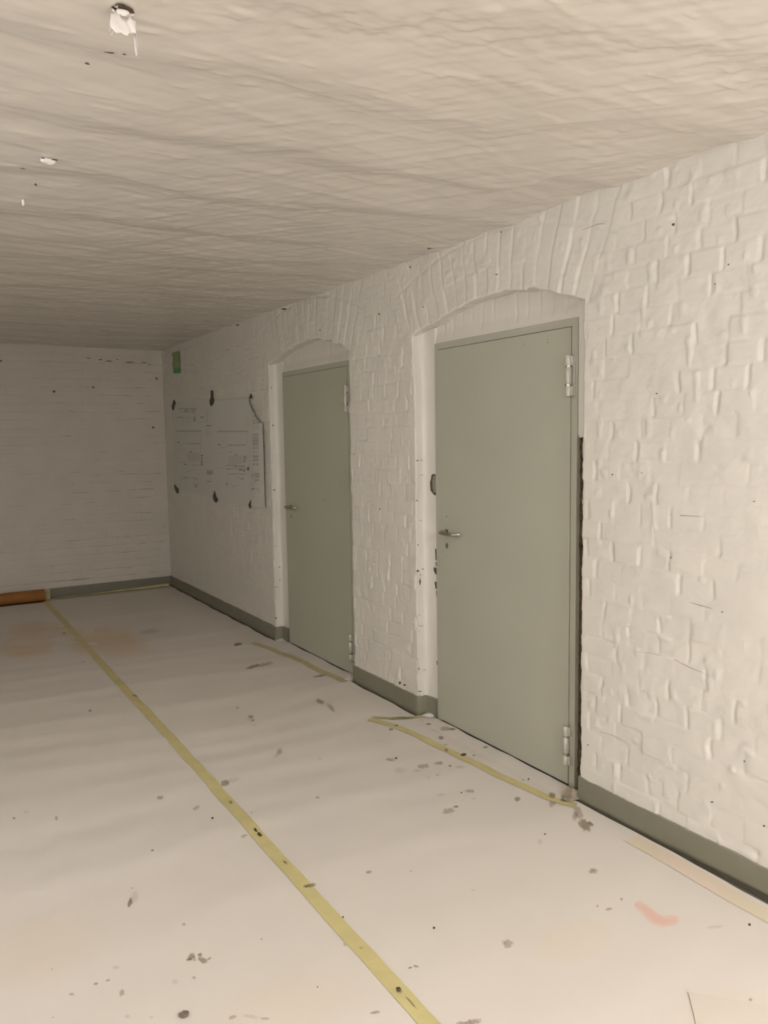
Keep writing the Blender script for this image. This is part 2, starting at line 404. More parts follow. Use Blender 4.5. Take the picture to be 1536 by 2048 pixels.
for k, o in enumerate(OPEN):
    yc = np.arange(o['n']-.012, o['f']+.0125, .0065+.003*k)
    t = np.concatenate([np.array([0, .006, .014, .026]), np.linspace(.045, 1, 55)])
    Y, T = np.meshgrid(yc, t)
    zb = arch(Y, k)+arch_jag(Y, k)
    Z = zb + (H+.03-zb)*T
    s = (Z-zb)
    X = -wall_h(Y, Z)+rounded(s)
    mb.grid(X, Y, Z, 0, True, face=(-1, 0, 0))
    # soffit of the arch
    u = np.linspace(0, 1, 9); Y, U = np.meshgrid(yc, u)
    zb = arch(Y, k)+arch_jag(Y, k)
    x0 = -wall_h(Y[0], zb[0])+.006
    X = x0[None, :]*(1-U)+.095*U
    Z = zb + .006*U + .003*fbm(Y*13, U*2+k, 431, 3)*np.minimum(1, U*4) - .012*np.clip((U-.7)/.3, 0, 1)**2
    mb.grid(X, Y, Z, 0, True, face=(0, 0, -1))
    # tympanum above the door frame
    Y, Z = np.meshgrid(np.arange(o['n']-.02, o['f']+.02, .007), np.arange(ZT-.02, 2.16, .007))
    vj = np.abs(np.mod((Y+.01*fbm(Y*5, Z*9, 441, 2))/.078, 1)-.5)*.078
    g = np.exp(-((.039-vj)/.007)**2)*(vn(np.floor(Y/.078)*3.3, Z*12, 443))
    fade = sst(ZT, ZT+.07, Z)
    X = .074 - (-.005*g*fade + .0025*fbm(Y*6, Z*6, 445, 3)) - .010*(1-fade)
    mb.grid(X, Y, Z, 0, True, face=(-1, 0, 0))
    # far jamb (faces the camera), plaster run up to the frame
    zr = np.arange(-.01, 2.05, .009)
    a = o['f']; jf = edge_jit(zr, k, 1)
    pts = [(.0055, a, 1), (.02, a-.001, 1), (.036, a-.001, .7), (.050, a-.004, .4), (.0565, a-.013, .2),
           (.0600, a-.03, 0), (.0615, a-.06, 0), (.0640, o['ff']+.012, 0), (.0650, o['ff']-.001, 0), (.095, o['ff']-.003, 0)]
    X = np.zeros((len(zr), len(pts))); Y = X.copy(); Z = X.copy()
    for i, (px_, py_, jw) in enumerate(pts):
        nn = .0016*fbm(zr*7, np.full_like(zr, i*.35+k*5), 451, 3)+.001*fbm(zr*30, np.full_like(zr, i*.9), 453, 2)
        X[:, i] = px_ + (nn*1.3 if 3 < i < 8 else (-wall_h(np.full_like(zr, a), zr) if i == 0 else 0))
        Y[:, i] = py_ + jf*jw + (nn if i < 6 else 0); Z[:, i] = zr
    mb.grid(X, Y, Z, 0, True, face=(0, -1, 0))
    # near jamb
    a = o['n']; jf = edge_jit(zr, k, 0)
    X = np.zeros((len(zr), 6)); Y = X.copy(); Z = X.copy()
    for i, px_ in enumerate([.0055, .02, .035, .05, .07, .10]):
        nn = .003*fbm(zr*25, np.full_like(zr, i*.8+k*3), 461, 3)
        X[:, i] = px_ + (-wall_h(np.full_like(zr, a), zr) if i == 0 else 0); Y[:, i] = a + jf + (nn if i else 0) + (.004 if i > 2 else 0); Z[:, i] = zr
    mb.grid(X, Y, Z, 0, True, face=(0, 1, 0))
    # strip between near jamb and frame: plaster above, broken-out mortar below
    zs = np.arange(-.01, 2.03, .004); yc = np.concatenate([np.linspace(a-.004, a+.045, 6), np.linspace(a+.048, o['fn']+.008, 22)])
    Y, Z = np.meshgrid(yc, zs)
    brk = (1.50 if k == 0 else -.5) + .05*fbm(Z*3, Y*20, 471, 2)
    isb = (Z < brk) & (Y > a+.063-.020*sst(1.5, .5, Z)+.009*fbm(Z*14, Y*3, 479, 3))
    X = np.where(isb, .080+.009*fbm(Y*60, Z*25, 473, 3), .066+.002*fbm(Y*20, Z*9, 475, 3))
    r, c = X.shape; V = np.stack([X, Y, Z], -1).reshape(-1, 3); idx = np.arange(r*c).reshape(r, c)
    q = np.stack([idx[:-1, :-1], idx[1:, :-1], idx[1:, 1:], idx[:-1, 1:]], -1).reshape(-1, 4)
    fb = isb[:-1, :-1].reshape(-1)
    if fb.any(): mb.add(V, q[fb], 1, True)
    if (~fb).any(): mb.add(V, q[~fb], 0, True)
    # shadowy wall behind the door
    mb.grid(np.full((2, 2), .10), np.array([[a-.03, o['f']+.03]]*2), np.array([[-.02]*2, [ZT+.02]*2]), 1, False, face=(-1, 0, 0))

def blob(c, ea, eb, n=14, jag=.25, seed=None):
    rr = random.Random(seed if seed is not None else random.random())
    return [c+ea*math.cos(2*math.pi*k/n)*(1+jag*rr.uniform(-1, 1))+eb*math.sin(2*math.pi*k/n)*(1+jag*rr.uniform(-1, 1)) for k in range(n)]
# nail holes and little chips in the paint (photo points on the wall face)
for (px, py, w, h) in [(1345, 449, 6, 7), (1457, 529, 4, 4), (1430, 568, 3, 3), (1313, 787, 5, 3), (757, 628, 4, 4), (994, 549, 4, 3),
                       (1226, 949, 4, 4), (1284, 946, 3, 3), (1343, 1115, 6, 3), (1445, 1224, 4, 4), (1488, 1523, 4, 4), (1424, 1604, 8, 3),
                       (1528, 1652, 6, 4), (640, 660, 3, 3), (1508, 1003, 10, 1.5), (568, 618, 12, 4), (476, 650, 8, 3), (392, 673, 8, 3),
                       (377, 678, 8, 2), (1176, 1490, 3, 3), (760, 1018, 3, 3), (846, 614, 3, 3), (1001, 464, 6, 3), (820, 534, 6, 3),
                       (809, 1370, 6, 4), (800, 1366, 5, 8), (650, 1000, 2, 2), (455, 700, 3, 3), (476, 692, 2.4, 2)]:
    c = at(px, py, 0, 0); ea = (at(px+w/2, py, 0, 0)-c)*.8; eb = (at(px, py+h/2, 0, 0)-c)*.8
    pp = blob(c, ea, eb, 10, .35, px)
    mb.add([(-float(wall_h(p[1], p[2]))-.0012, p[1], p[2]) for p in pp], [tuple(range(10))], 2)
# thin grey lines painted as the shadows under raised paint
for pts in [[(1275, 1302), (1300, 1306), (1330, 1313), (1352, 1320), (1376, 1334), (1402, 1344), (1410, 1350)],
            [(1340, 1028), (1365, 1031), (1405, 1033)], [(1165, 460), (1195, 448), (1210, 447)],
            [(1382, 1205), (1402, 1211), (1425, 1217)], [(1200, 1464), (1225, 1470), (1262, 1492)]]:
    P = [at(a, b, 0, 0) for a, b in pts]; up_ = np.array([0, 0, .0013])
    V = []; n = len(P)
    for i, p in enumerate(P):
        t = math.sin(math.pi*(i+.35)/(n-.3))
        for s in (-1, 1):
            q = p+up_*s*t*random.uniform(.6, 1.3); V.append((-float(wall_h(q[1], q[2]))-.0012, q[1], q[2]))
    mb.add(V, [(2*i, 2*i+1, 2*i+3, 2*i+2) for i in range(n-1)], 3)
# chipped plaster beside the near door frame (on the plaster run) and open joints in the jamb
def jamb_patch(pts, x, m, dx=0):
    V = []
    for a, b in pts:
        p = at(a, b, 0, x); V.append((p[0]-dx, p[1], p[2]))
    mb.add(V, [tuple(range(len(V)))], m)
jamb_patch([(863, 950), (866, 948), (873, 949), (873, 991), (868, 990), (861, 981), (860, 965), (862, 958)], .0595, 2)
jamb_patch([(866, 952), (873, 951), (873, 984), (867, 985), (865, 977), (864.5, 962)], .0592, 4)
for pts in [[(870, 1098), (874, 1097), (875, 1122), (871, 1120)], [(871, 1124), (875, 1126), (875, 1134), (872, 1133)],
            [(868, 1134), (874, 1137), (875, 1152), (870, 1147), (867, 1140)], [(869, 1164), (874, 1163), (876, 1180), (871, 1177)],
            [(872, 1181), (876, 1182), (876, 1195), (873, 1194)], [(873, 1322), (876, 1322), (876, 1332), (874, 1330)]]:
    jamb_patch(pts, .0598, 2)
def jamb_mark(px, py, w, h, k=0, m=2):
    a = OPEN[k]['f']-.0035; c = at(px, py, 1, a)
    ea = at(px+w/2, py, 1, a)-c; eb = at(px, py+h/2, 1, a)-c
    mb.add([(p[0], p[1], p[2]) for p in blob(c, ea, eb, 10, .4, px*py)], [tuple(range(10))], m)
for a in [(835, 921, 8, 2), (846, 920, 3, 2), (845, 920.5, 14, 1), (843, 950, 7, 1), (834, 1001, 3, 3), (836, 1090, 2, 3), (836, 1142, 5, 4), (841, 1150, 2, 3), (840, 1163, 3, 13),
          (846, 1138, 3, 3), (838, 1338, 2, 5), (840, 1383, 8, 1.5), (839, 1392, 1, 9), (838, 1230, 5, 1), (842, 1296, 10, 1), (850, 1340, 12, .8), (842, 1252, 9, .8), (841, 1041, 6, .8), (843, 984, 8, .8)]:
    jamb_mark(*a)
for a in [(543, 775, 4, 1.4), (546, 851, 3, 3), (548, 980, 4, 2), (551, 1092, 4, 1), (559, 1134, 5, 1.5), (560, 1160, 2, 2), (553, 1174, 4, 1.4), (552, 1236, 3, 3)]:
    jamb_mark(*a, k=1)
struct(mb, 'wall_right', [M['wall'], M['mortar'], M['crack'], M['hair'], M['mortarl']], 'white-painted brick wall with two arched door niches')

# ---- end wall
def end_h(x, z):
    zz = z+.006*fbm(x*1.5, z*1.5, 501, 2); k = np.floor(zz/CH); fz = zz-k*CH; db = np.minimum(fz, CH-fz)
    w = np.where(np.mod(k, 2) == 0, .262, .131); q = (x+.004*fbm(x*7, z*9, 503, 2)-_hash(k, k*0, 505)*.262)/w; j = np.round(q)
    gv = np.exp(-(np.abs(q-j)*w/.006)**2)*_hash(j, k, 507)*.6
    gb = np.exp(-(db/.006)**2)*(.3+.7*vn(x*3, k*3.1, 509))
    return -.005*np.maximum(gv, gb)+(_hash(np.floor(q), k, 511)-.5)*.002+.003*fbm(x*3, z*3, 513, 3)
mb = MB()
X, Z = np.meshgrid(np.concatenate([np.arange(-4.2, -1.8, .05), np.arange(-1.8, .04, .0085)]), np.arange(-.02, H+.03, .0085))
mb.grid(X, L+end_h(X, Z)*-1, Z, 0, True, face=(0, -1, 0))
rr = random.Random(3)
def dash(x0, z0, ln, th):
    n = 7; V = []
    for i in range(n):
        t = i/(n-1); w = th*math.sin(math.pi*(t*.9+.05))*rr.uniform(.5, 1.2)
        x = x0+ln*t; zc = z0+.0015*math.sin(i*2.1+x0*50)
        for s in (-1, 1): V.append((x, L-float(end_h(x, zc))-.0018, zc+s*w/2))
    mb.add(V, [(2*i, 2*i+2, 2*i+3, 2*i+1) for i in range(n-1)], 1)
for i in range(115):
    k = rr.randint(2, 29); x = -abs(rr.gauss(0, .42))-.02
    ln = rr.choice([.02, .03, .05, .08, .12, .2])*rr.uniform(.7, 1.3)
    if x-ln < -1.7: continue
    z = k*CH + rr.uniform(-.006, .006)
    if z > 2.3: continue
    dash(x-ln, z, ln, rr.uniform(.0008, .0030)*(1.2 if x > -.35 else .8))
for i in range(26):
    dash(rr.uniform(-1.6, -.3), rr.choice([.165, .165, .32, .24, 1.2, 1.0, .9, 1.55, .75])+rr.uniform(-.006, .006), rr.uniform(.05, .25), rr.uniform(.001, .0028))
for (px, py, w) in [(172, 716, 10), (196, 719, 10), (210, 722, 18), (232, 719, 6), (250, 724, 22), (282, 725, 14), (296, 729, 6), (310, 698, 14)]:
    p = at(px, py, 1, L); dash(p[0], p[2], w*.0043, .011)
for (px, py, r) in [(108, 783, 3), (186, 775, 2.4), (313, 757, 3), (306, 855, 3), (2, 722, 2)]:
    p = at(px, py, 1, L); mb.add([(p[0]+.0045*r*math.cos(a), L-.006, p[2]+.004*r*math.sin(a)) for a in np.linspace(0, 5.6, 9)], [tuple(range(9))], 1)
struct(mb, 'wall_back', [M['endwall'], M['endcrack']], 'white-painted brick end wall with dark hairline joints')

# ---- walls outside the picture
mb = MB(); mb.box((-4.3, -7.05, -.02), (-4.19, L+.1, H+.03)); struct(mb, 'wall_left', M['wall'], 'plain white side wall')
mb = MB(); mb.box((-4.3, -7.1, -.02), (.05, -6.98, H+.03)); struct(mb, 'wall_front', M['wall'], 'plain white wall behind the viewer')
mb = MB(); mb.box((-4.3, -7.1, -.12), (.13, L+.1, 0.0)); struct(mb, 'floor', M['slab'], 'grey floor slab under the white covering paper')

# ---- baseboards
def bb_top(y): return BB + .0022*fbm(y*9, 1.0, 601, 3) + .006*np.exp(-((y-2.25)/.03)**2)
mb = MB()
def board(path, topfn, mats=(0, 1), gap=False):
    """path: list of (x, y, s) plan points; a thin coved painted plinth"""
    P = np.array([(a, b) for a, b, s in path]); Sx = np.array([s for a, b, s in path])
    T = np.gradient(P, axis=0); T /= np.linalg.norm(T, axis=1)[:, None]
    Nn = np.stack([-T[:, 1], T[:, 0]], -1)
    top = topfn(Sx)
    bz = (.010+.011*sst(2.0, 1.4, Sx)+.0015*fbm(Sx*11, 4.0, 613, 2)) if gap else np.full(len(P), .008)
    prof = [(.0085, 0), (.0115, 1), (.0105, .030), (.0095, .6), (.0090, .93), (.0075, .985), (-.004, 1.0)]
    X = np.zeros((len(P), len(prof))); Y = X.copy(); Z = X.copy()
    for i, (o, z) in enumerate(prof):
        zz = bz+(0, .003)[z] if i < 2 else (z*top if z > .5 else np.maximum(z, bz+.012))
        nz = .0008*fbm(Sx*14, i*.5, 607, 2)
        X[:, i] = P[:, 0]+Nn[:, 0]*(o+nz); Y[:, i] = P[:, 1]+Nn[:, 1]*(o+nz); Z[:, i] = zz
    mb.grid(X[:, :6], Y[:, :6], Z[:, :6], mats[0], True, face=tuple(np.append(Nn.mean(0), .2)))
    mb.grid(np.stack([X[:, 0]-.003, X[:, 0]-.0005], 1), np.stack([Y[:, 0]]*2, 1), np.stack([0*bz-.002, bz+.001], 1), 2, True, face=(-1, 0, 0))  # dark strip below the board, coloured as its shadow gap
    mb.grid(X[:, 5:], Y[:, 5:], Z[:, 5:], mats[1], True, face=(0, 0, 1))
ya = np.arange(-7.0, OPEN[0]['n']+.001, .02); ya[-1] = OPEN[0]['n']
board([(0, y, y) for y in ya], bb_top, gap=True)
def pier_board(y0, k_far, y1, nxt):
    # starts deep in the niche of door k at the frame, wraps out over the arris, runs on
    o = OPEN[k_far]
    pts = [(.058, o['ff']+.001), (.057, o['ff']+.03), (.054, o['f']-.045), (.050, o['f']-.022), (.044, o['f']-.008), (.034, o['f']-.004), (.02, o['f']-.002), (.010, o['f']-.001), (.004, o['f']+.002), (.001, o['f']+.008)]
    path = [(a, b, b) for a, b in pts]
    yy = np.arange(o['f']+.02, y1, .03)
    path += [(0, y, y) for y in yy]+[(0, y1, y1)]
    board(path, lambda s: bb_top(s)+.003)
pier_board(0, 0, OPEN[1]['n'], None)
pier_board(0, 1, L, None)
struct(mb, 'baseboard_right', [M['base'], M['basedge'], M['foot']], 'grey-green painted baseboard with a wavy top edge')
mb = MB()
xx = np.arange(-4.2, .001, .03)
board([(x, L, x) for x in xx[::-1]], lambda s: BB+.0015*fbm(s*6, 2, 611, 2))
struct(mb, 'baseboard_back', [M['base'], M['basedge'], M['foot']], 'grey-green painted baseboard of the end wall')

# ------------------------------------------------------------------ doors
def arc_pts(c, a0, a1, r, ax, ay, n=6):
    return [tuple(np.array(c)+r*(math.cos(a0+(a1-a0)*i/n)*np.array(ax)+math.sin(a0+(a1-a0)*i/n)*np.array(ay))) for i in range(n+1)]

def make_door(k, nm, label):
    o = OPEN[k]; fn, ff = o['fn'], o['ff']; FW = .034
    root = empty(nm, (DX, (fn+ff)/2, 0), label, kind='structure')
    m = MB()
    m.box((DX, fn, .0), (DX+.022, fn+FW-.0015, ZT), 0, .0012)
    m.box((DX, ff-FW+.0015, .0), (DX+.022, ff, ZT), 0, .0012)
    m.box((DX+.0002, fn+.001, ZT-FW+.0015), (DX+.022, ff-.001, ZT-.0002), 0, .0012)
    m.box((DX+.014, fn+.02, .0), (DX+.030, ff-.02, ZT-.01), 1)           # rebate behind the leaf
    child_of(root, m.build('door_frame', [M['frame'], M['dark']]))
    y0, y1 = fn+FW+.0008, ff-FW-.0008
    m = MB(); m.box((DX-.0045, y0-.0004, .012), (DX+.012, y1, ZT-FW-.0008), 0, .0022)
    leaf = child_of(root, m.build('door_leaf', [M['door']]))
    m = MB()
    hy = ff-.0995
    spots = [(hy, 1.090, .0022, .006), (hy-.001, .889, .002, .002)]
    if k == 0: spots += [(2.659, 1.897, .0016, .002), (2.659, 1.884, .0022, .0025), (2.509, 1.893, .0016, .002), (2.509, 1.879, .0022, .0025), (3.02, 1.62, .001, .001)]
    for (yy, zz, a, b) in spots:
        n = 10; m.add([(DX-.0050, yy+a*math.cos(t), zz+b*math.sin(t)) for t in np.linspace(0, 2*math.pi, n, endpoint=False)], [tuple(range(n))], 0)
    sp = m.build('screw_hole', [M['dark']]); sp.parent = leaf; sp['label'] = 'small dark screw holes'
    # lock
    m = MB(); n = 28
    ring = [(DX-.0051, hy+.0095*math.cos(t)*(1-.18*max(0, -math.sin(t))), .940+.0150*math.sin(t)) for t in np.linspace(0, 2*math.pi, n, endpoint=False)]
    m.add(ring, [tuple(range(n))], 1)
    r2 = [(DX-.0057, hy+.0012+.0076*math.cos(t), .9395+.0135*math.sin(t)) for t in np.linspace(0, 2*math.pi, n, endpoint=False)]
    m.add(r2, [tuple(range(n))], 0)
    m.box((DX-.0064, hy-.007, .9405), (DX-.0055, hy+.009, .9418), 1)
    lk = m.build('lock_cylinder', [M['lock'], M['dark']]); lk.parent = leaf; lk['label'] = 'oval metal lock cylinder'
    # lever handle
    hz = 1.012; R = .0094; bx = DX-.052
    p = [(DX+.002, hy, hz), (DX-.012, hy, hz), (DX-.028, hy, hz), (bx+.014, hy, hz)]
    p += [(bx+.014*(1-math.sin(a)), hy-.014*(1-math.cos(a)), hz) for a in np.linspace(.3, math.pi/2, 5)]
    p += [(bx-.001, hy-.035, hz-.001), (bx-.001, hy-.065, hz-.002), (bx+.002, hy-.092, hz-.002), (bx+.008, hy-.110, hz-.001),
          (bx+.018, hy-.122, hz), (bx+.030, hy-.127, hz)]
    m = MB(); m.tube(p, R, 20, 0)
    h_ = m.build('door_handle', [M['steel']]); h_.parent = leaf; h_['label'] = 'brushed steel lever handle'
    m = MB(); m.tube([(DX-.0030, hy, hz), (DX-.0068, hy, hz)], .0125, 24, 0)
    rs = m.build('handle_collar', [M['dark']]); rs.parent = leaf
    # hinges
    for hz0, hz1 in ((1.650, 1.814), (.101, .270)):
        hh = hz1-hz0; sy = fn+FW; cx = DX-.0150; r = .0135
        m = MB()
        cut = [0, .232, .240, .232+.063, .305, .705, .712, .745, .752, 1.0]
        def cyl(a, b, rad, mt=0): m.tube([(cx, sy, hz0+hh*a), (cx, sy, hz0+hh*a+.0008), (cx, sy, hz0+hh*b-.0008), (cx, sy, hz0+hh*b)], [rad*.93, rad, rad, rad*.93], 22, mt)
        cyl(0, .235, r); cyl(.298, .705, r*.97); cyl(.75, 1.0, r)
        m.box((DX-.015, sy-.022, hz0+.002), (DX-.0005, sy-.001, hz0+hh*.235), 0, .001)
        m.box((DX-.015, sy-.022, hz0+hh*.75), (DX-.0005, sy-.001, hz1-.004), 0, .001)
        m.box((DX-.0045, sy-.024, hz0+.001), (DX-.0002, sy-.004, hz1-.003), 0, .0006)
        hg = child_of(root, m.build('hinge', [M['hinge']])); hg['label'] = 'pale metal barrel hinge'
        for a, b in ((.238, .296), (.707, .748)):
            m = MB(); m.tube([(cx, sy, hz0+hh*a), (cx, sy, hz0+hh*b)], r*1.02 if a < .5 else r*.9, 22, 0)
            q = m.build('hinge_ring', [M['steel']]); q.parent = hg; q.matrix_parent_inverse = Matrix.Identity(4)
        m = MB()
        for zf in (.14, .50, .53, .87):
            c = (cx-r*.72, sy-r*.72, hz0+hh*zf)
            m.tube([(c[0]+.001, c[1]+.001, c[2]), (c[0]-.0004, c[1]-.0004, c[2])], .0010, 8, 0)
        q = m.build('hinge_pin_hole', [M['dark']]); q.parent = hg
    return root
make_door(0, 'door_1', 'larger, nearer grey-green steel door in an arched niche')
make_door(1, 'door_2', 'farther grey-green steel door, next to the plans on the wall')

# ------------------------------------------------------------------ paper on the floor with its stains
def decal(m, px, py, w, h, mi, ang=0, lift=.0005, hf=paper_h):
    """a stain patch draped over the paper; w,h,ang measured in the photo"""
    c = at(px, py, 2, .006); ca, sa = math.cos(math.radians(ang)), math.sin(math.radians(ang))
    ea = at(px+ca*w/2, py+sa*w/2, 2, .006)-c; eb = at(px-sa*h/2, py+ca*h/2, 2, .006)-c
    n = int(np.clip(max(np.linalg.norm(ea), np.linalg.norm(eb))*2/.011, 7, 70)); u = np.linspace(-1, 1, n); U, V = np.meshgrid(u, u)
    X = c[0]+U*ea[0]+V*eb[0]; Y = c[1]+U*ea[1]+V*eb[1]
    X = np.minimum(X, -.030)
    m.grid(X, Y, hf(X, Y)+lift, mi, True, uv=np.stack([U, V], -1).reshape(-1, 2), face=(0, 0, 1))

SK = list(S.keys()); SI = {k: i+1 for i, k in enumerate(SK)}
STAINS_R = [  # px, py, w, h, kind, angle   (right sheet)
    (476, 1289, 22, 8, 'olive', -10), (506, 1334, 34, 8, 'olive', -16), (532, 1329, 34, 9, 'grey', -14), (640, 1402, 22, 12, 'brown', 30), (662, 1415, 30, 9, 'grey', 45),
    (502, 1433, 14, 9, 'brown', 0), (506, 1441, 9, 8, 'grey', 0), (475, 1415, 8, 6, 'grey', 0), (640, 1352, 30, 5, 'olive', -8), (782, 1459, 11, 5, 'olive', 0),
    (780, 1519, 22, 8, 'grey', 8), (792, 1516, 6, 4, 'dark', 0), (847, 1532, 28, 12, 'grey', -5), (878, 1526, 24, 9, 'grey', 0), (834, 1541, 18, 7, 'faint', 0),
    (800, 1540, 30, 14, 'faint', 0), (900, 1532, 8, 5, 'olive', 0), (875, 1551, 7, 4, 'grey', 0), (857, 1556, 10, 5, 'faint', 0), (920, 1535, 26, 8, 'faint', 0),
    (940, 1582, 24, 9, 'grey', 0), (923, 1585, 4, 3, 'dark', 0), (948, 1597, 14, 5, 'faint', 0), (882, 1589, 20, 8, 'faint', 0), (1035, 1598, 13, 11, 'olive', 0),
    (912, 1613, 12, 5, 'olive', 0), (897, 1621, 30, 14, 'grey', -10), (1169, 1650, 34, 22, 'olive', 50), (1181, 1647, 16, 8, 'olive', 35),
    (1156, 1624, 34, 18, 'grey', 60), (1150, 1632, 20, 12, 'grey', 100), (1105, 1604, 16, 30, 'grey', 20), (1186, 1742, 20, 13, 'grey', 0), (1186, 1741, 9, 6, 'grey', 0),
    (1280, 1690, 5, 5, 'dark', 0), (1499, 1849, 6, 6, 'dark', 0), (1218, 1818, 18, 7, 'grey', -8), (1195, 1812, 6, 6, 'grey', 0), (1243, 1798, 6, 8, 'grey', 0),
    (1430, 1854, 40, 8, 'faint', -5),
    (559, 1504, 16, 14, 'grey', -40), (551, 1512, 14, 8, 'faint', 0), (640, 1518, 14, 8, 'faint', 0), (450, 1566, 22, 12, 'olive', -14), (468, 1560, 30, 10, 'faint', -14),
    (393, 1615, 16, 10, 'grey', -30), (635, 1596, 10, 5, 'grey', 0), (509, 1450, 8, 6, 'faint', 0), (738, 1744, 14, 7, 'grey', -8), (822, 1742, 5, 4, 'grey', 0),
    (868, 1856, 6, 5, 'dark', 0), (820, 1936, 10, 4, 'olive', -12), (832, 1933, 14, 6, 'brown', 8), (946, 1780, 10, 5, 'faint', 0), (1016, 1888, 24, 20, 'grey', -20),
    (1008, 1885, 12, 10, 'faint', 0), (750, 2025, 24, 8, 'brown', -6), (946, 2043, 40, 14, 'brown', -8), (924, 2046, 30, 10, 'grey', 0), (1395, 2000, 8, 6, 'grey', 0),
    (1501, 2000, 9, 8, 'brown', 10), (1524, 2025, 16, 8, 'grey', 0), (686, 1833, 4, 4, 'dark', 0), (503, 1625, 5, 4, 'grey', 0), (1080, 1683, 12, 14, 'faint', 0),
    (210, 1283, 160, 70, 'orange', 4), (880, 1410, 0.1, .1, 'faint', 0), (300, 1262, 50, 12, 'faint', -6), (1070, 1380, .1, .1, 'faint', 0),
    (1150, 1880, 180, 90, 'tan', -14), (1470, 2030, 220, 120, 'tan', 0), (860, 1440, 60, 8, 'grey', -4), (800, 1436, 50, 6, 'olive', -2)]
STAINS_L = [
    (55, 1292, 120, 50, 'orange', -4), (128, 1266, 10, 4, 'brown', 6), (90, 1262, 150, 44, 'orange', 0), (180, 1421, 8, 6, 'brown', -40), (166, 1322, 8, 4, 'grey', 0), (28, 1637, 6, 5, 'olive', 0),
    (113, 1637, 8, 10, 'grey', 0), (320, 1596, 16, 8, 'grey', -10), (305, 1702, 7, 5, 'olive', -20), (260, 1805, 10, 22, 'olive', 20), (268, 1795, 20, 34, 'faint', 30), (264, 1775, 5, 4, 'grey', 0),
    (368, 1850, 8, 6, 'grey', 0), (383, 1912, 17, 15, 'olive', -40), (378, 1918, 14, 6, 'olive', -10), (389, 1918, 6, 12, 'grey', 10), (400, 1909, 10, 10, 'olive', 0), (405, 1920, 22, 13, 'olive', 30), (418, 1917, 14, 6, 'grey', -30),
    (192, 1967, 12, 6, 'brown', -18), (216, 1960, 12, 5, 'grey', -18), (143, 1988, 14, 6, 'grey', 0), (244, 1985, 14, 18, 'grey', 30), (232, 1935, 20, 9, 'faint', -10),
    (104, 1940, 6, 4, 'grey', 0), (106, 2034, 5, 4, 'grey', 0), (388, 1955, 9, 7, 'grey', 0), (350, 1963, 14, 14, 'faint', 30), (465, 2036, 22, 10, 'grey', -20),
    (500, 2034, 40, 9, 'faint', 8), (530, 2038, 22, 6, 'grey', 0), (255, 2032, 14, 10, 'faint', 0), (303, 2034, 10, 8, 'faint', 0), (488, 1672, 18, 7, 'grey', -25), (425, 1636, 5, 4, 'dark', 0),
    (592, 2000, 300, 120, 'tan', -10), (80, 1900, 260, 160, 'tan', -20), (523, 1878, 4, 4, 'olive', 0), (635, 1974, 3, 3, 'dark', 0), (52, 1625, 14, 5, 'faint', -20)]

def sheet(name, x0, x1, y0, y1, label, stains):
    m = MB()
    xs = np.unique(np.concatenate([np.arange(x0, x1, .022), [x1], np.arange(max(x0, x1-.13), x1, .006)]))
    ys = np.concatenate([np.arange(y0, 1.0, .1), growing(1.0, y1, .014, .03)])
    X, Y = np.meshgrid(xs, ys)
    Xd = X - (x1 > -.5)*sst(x1-.10, x1, X)*(.016*sst(1.95, 1.35, Y)+.0015*fbm(Y*3, 1, 701, 2))
    Z = paper_h(X, Y)
    def gh(x, y):
        x = np.clip(x, xs[0], xs[-1]-1e-6); y = np.clip(y, ys[0], ys[-1]-1e-6)
        i = np.clip(np.searchsorted(xs, x, 'right')-1, 0, len(xs)-2); j = np.clip(np.searchsorted(ys, y, 'right')-1, 0, len(ys)-2)
        fx = (x-xs[i])/(xs[i+1]-xs[i]); fy = (y-ys[j])/(ys[j+1]-ys[j])
        return (Z[j, i]*(1-fx)+Z[j, i+1]*fx)*(1-fy)+(Z[j+1, i]*(1-fx)+Z[j+1, i+1]*fx)*fy
    m.grid(Xd, Y, Z, 0, True, face=(0, 0, 1))
    m.grid(Xd, Y, Z-.0012, 0, True, face=(0, 0, -1))
    # cut edges
    for c in (0, -1):
        m.grid(np.stack([Xd[:, c]]*2), np.stack([Y[:, c]]*2), np.stack([Z[:, c], Z[:, c]-.0012]), 0, False)
    for s in stains:
        decal(m, s[0], s[1], s[2]*1.3, s[3]*1.3, SI[s[4]], s[5], lift=.00035+.00010*(3 if s[4] in ('dark', 'olive') else 2 if s[4] in ('grey', 'brown') else 1 if s[4] == 'faint' else 0), hf=gh)
    if x1 > -.5:   # pink smear: one patch bent along its own line
        C_ = np.array([(1262, 1806), (1278, 1810), (1293, 1822), (1308, 1836), (1326, 1843), (1346, 1840), (1370, 1832)], float)
        tt = np.linspace(0, 6, 31); cx_ = np.interp(tt, range(7), C_[:, 0]); cy_ = np.interp(tt, range(7), C_[:, 1])
        gx = np.gradient(cx_); gy = np.gradient(cy_); gl = np.hypot(gx, gy); hw = 17
        vv = np.linspace(-1, 1, 11); PX = cx_[:, None]-gy[:, None]/gl[:, None]*vv*hw; PY = cy_[:, None]+gx[:, None]/gl[:, None]*vv*hw
        W_ = np.array([[at(a_, b_, 2, .006)[:2] for a_, b_ in zip(r_, q_)] for r_, q_ in zip(PX, PY)])
        uu = np.repeat(np.linspace(-1, 1, 31)[:, None], 11, 1); v2 = np.repeat(vv[None, :], 31, 0)
        m.grid(W_[..., 0], W_[..., 1], gh(W_[..., 0], W_[..., 1])+.00055, SI['pink'], True, uv=np.stack([np.abs(uu)**2.2, v2], -1).reshape(-1, 2), face=(0, 0, 1))
    o = m.build(name, [M['paper']]+SETS['paper'], label=label, category='floor paper')
    return o
o = sheet('floor_paper', -1.216, -.022, -3.0, L-.02, 'white covering paper between the long yellow tape and the wall with the doors', STAINS_R)
o['group'] = 'white paper sheets covering the floor'
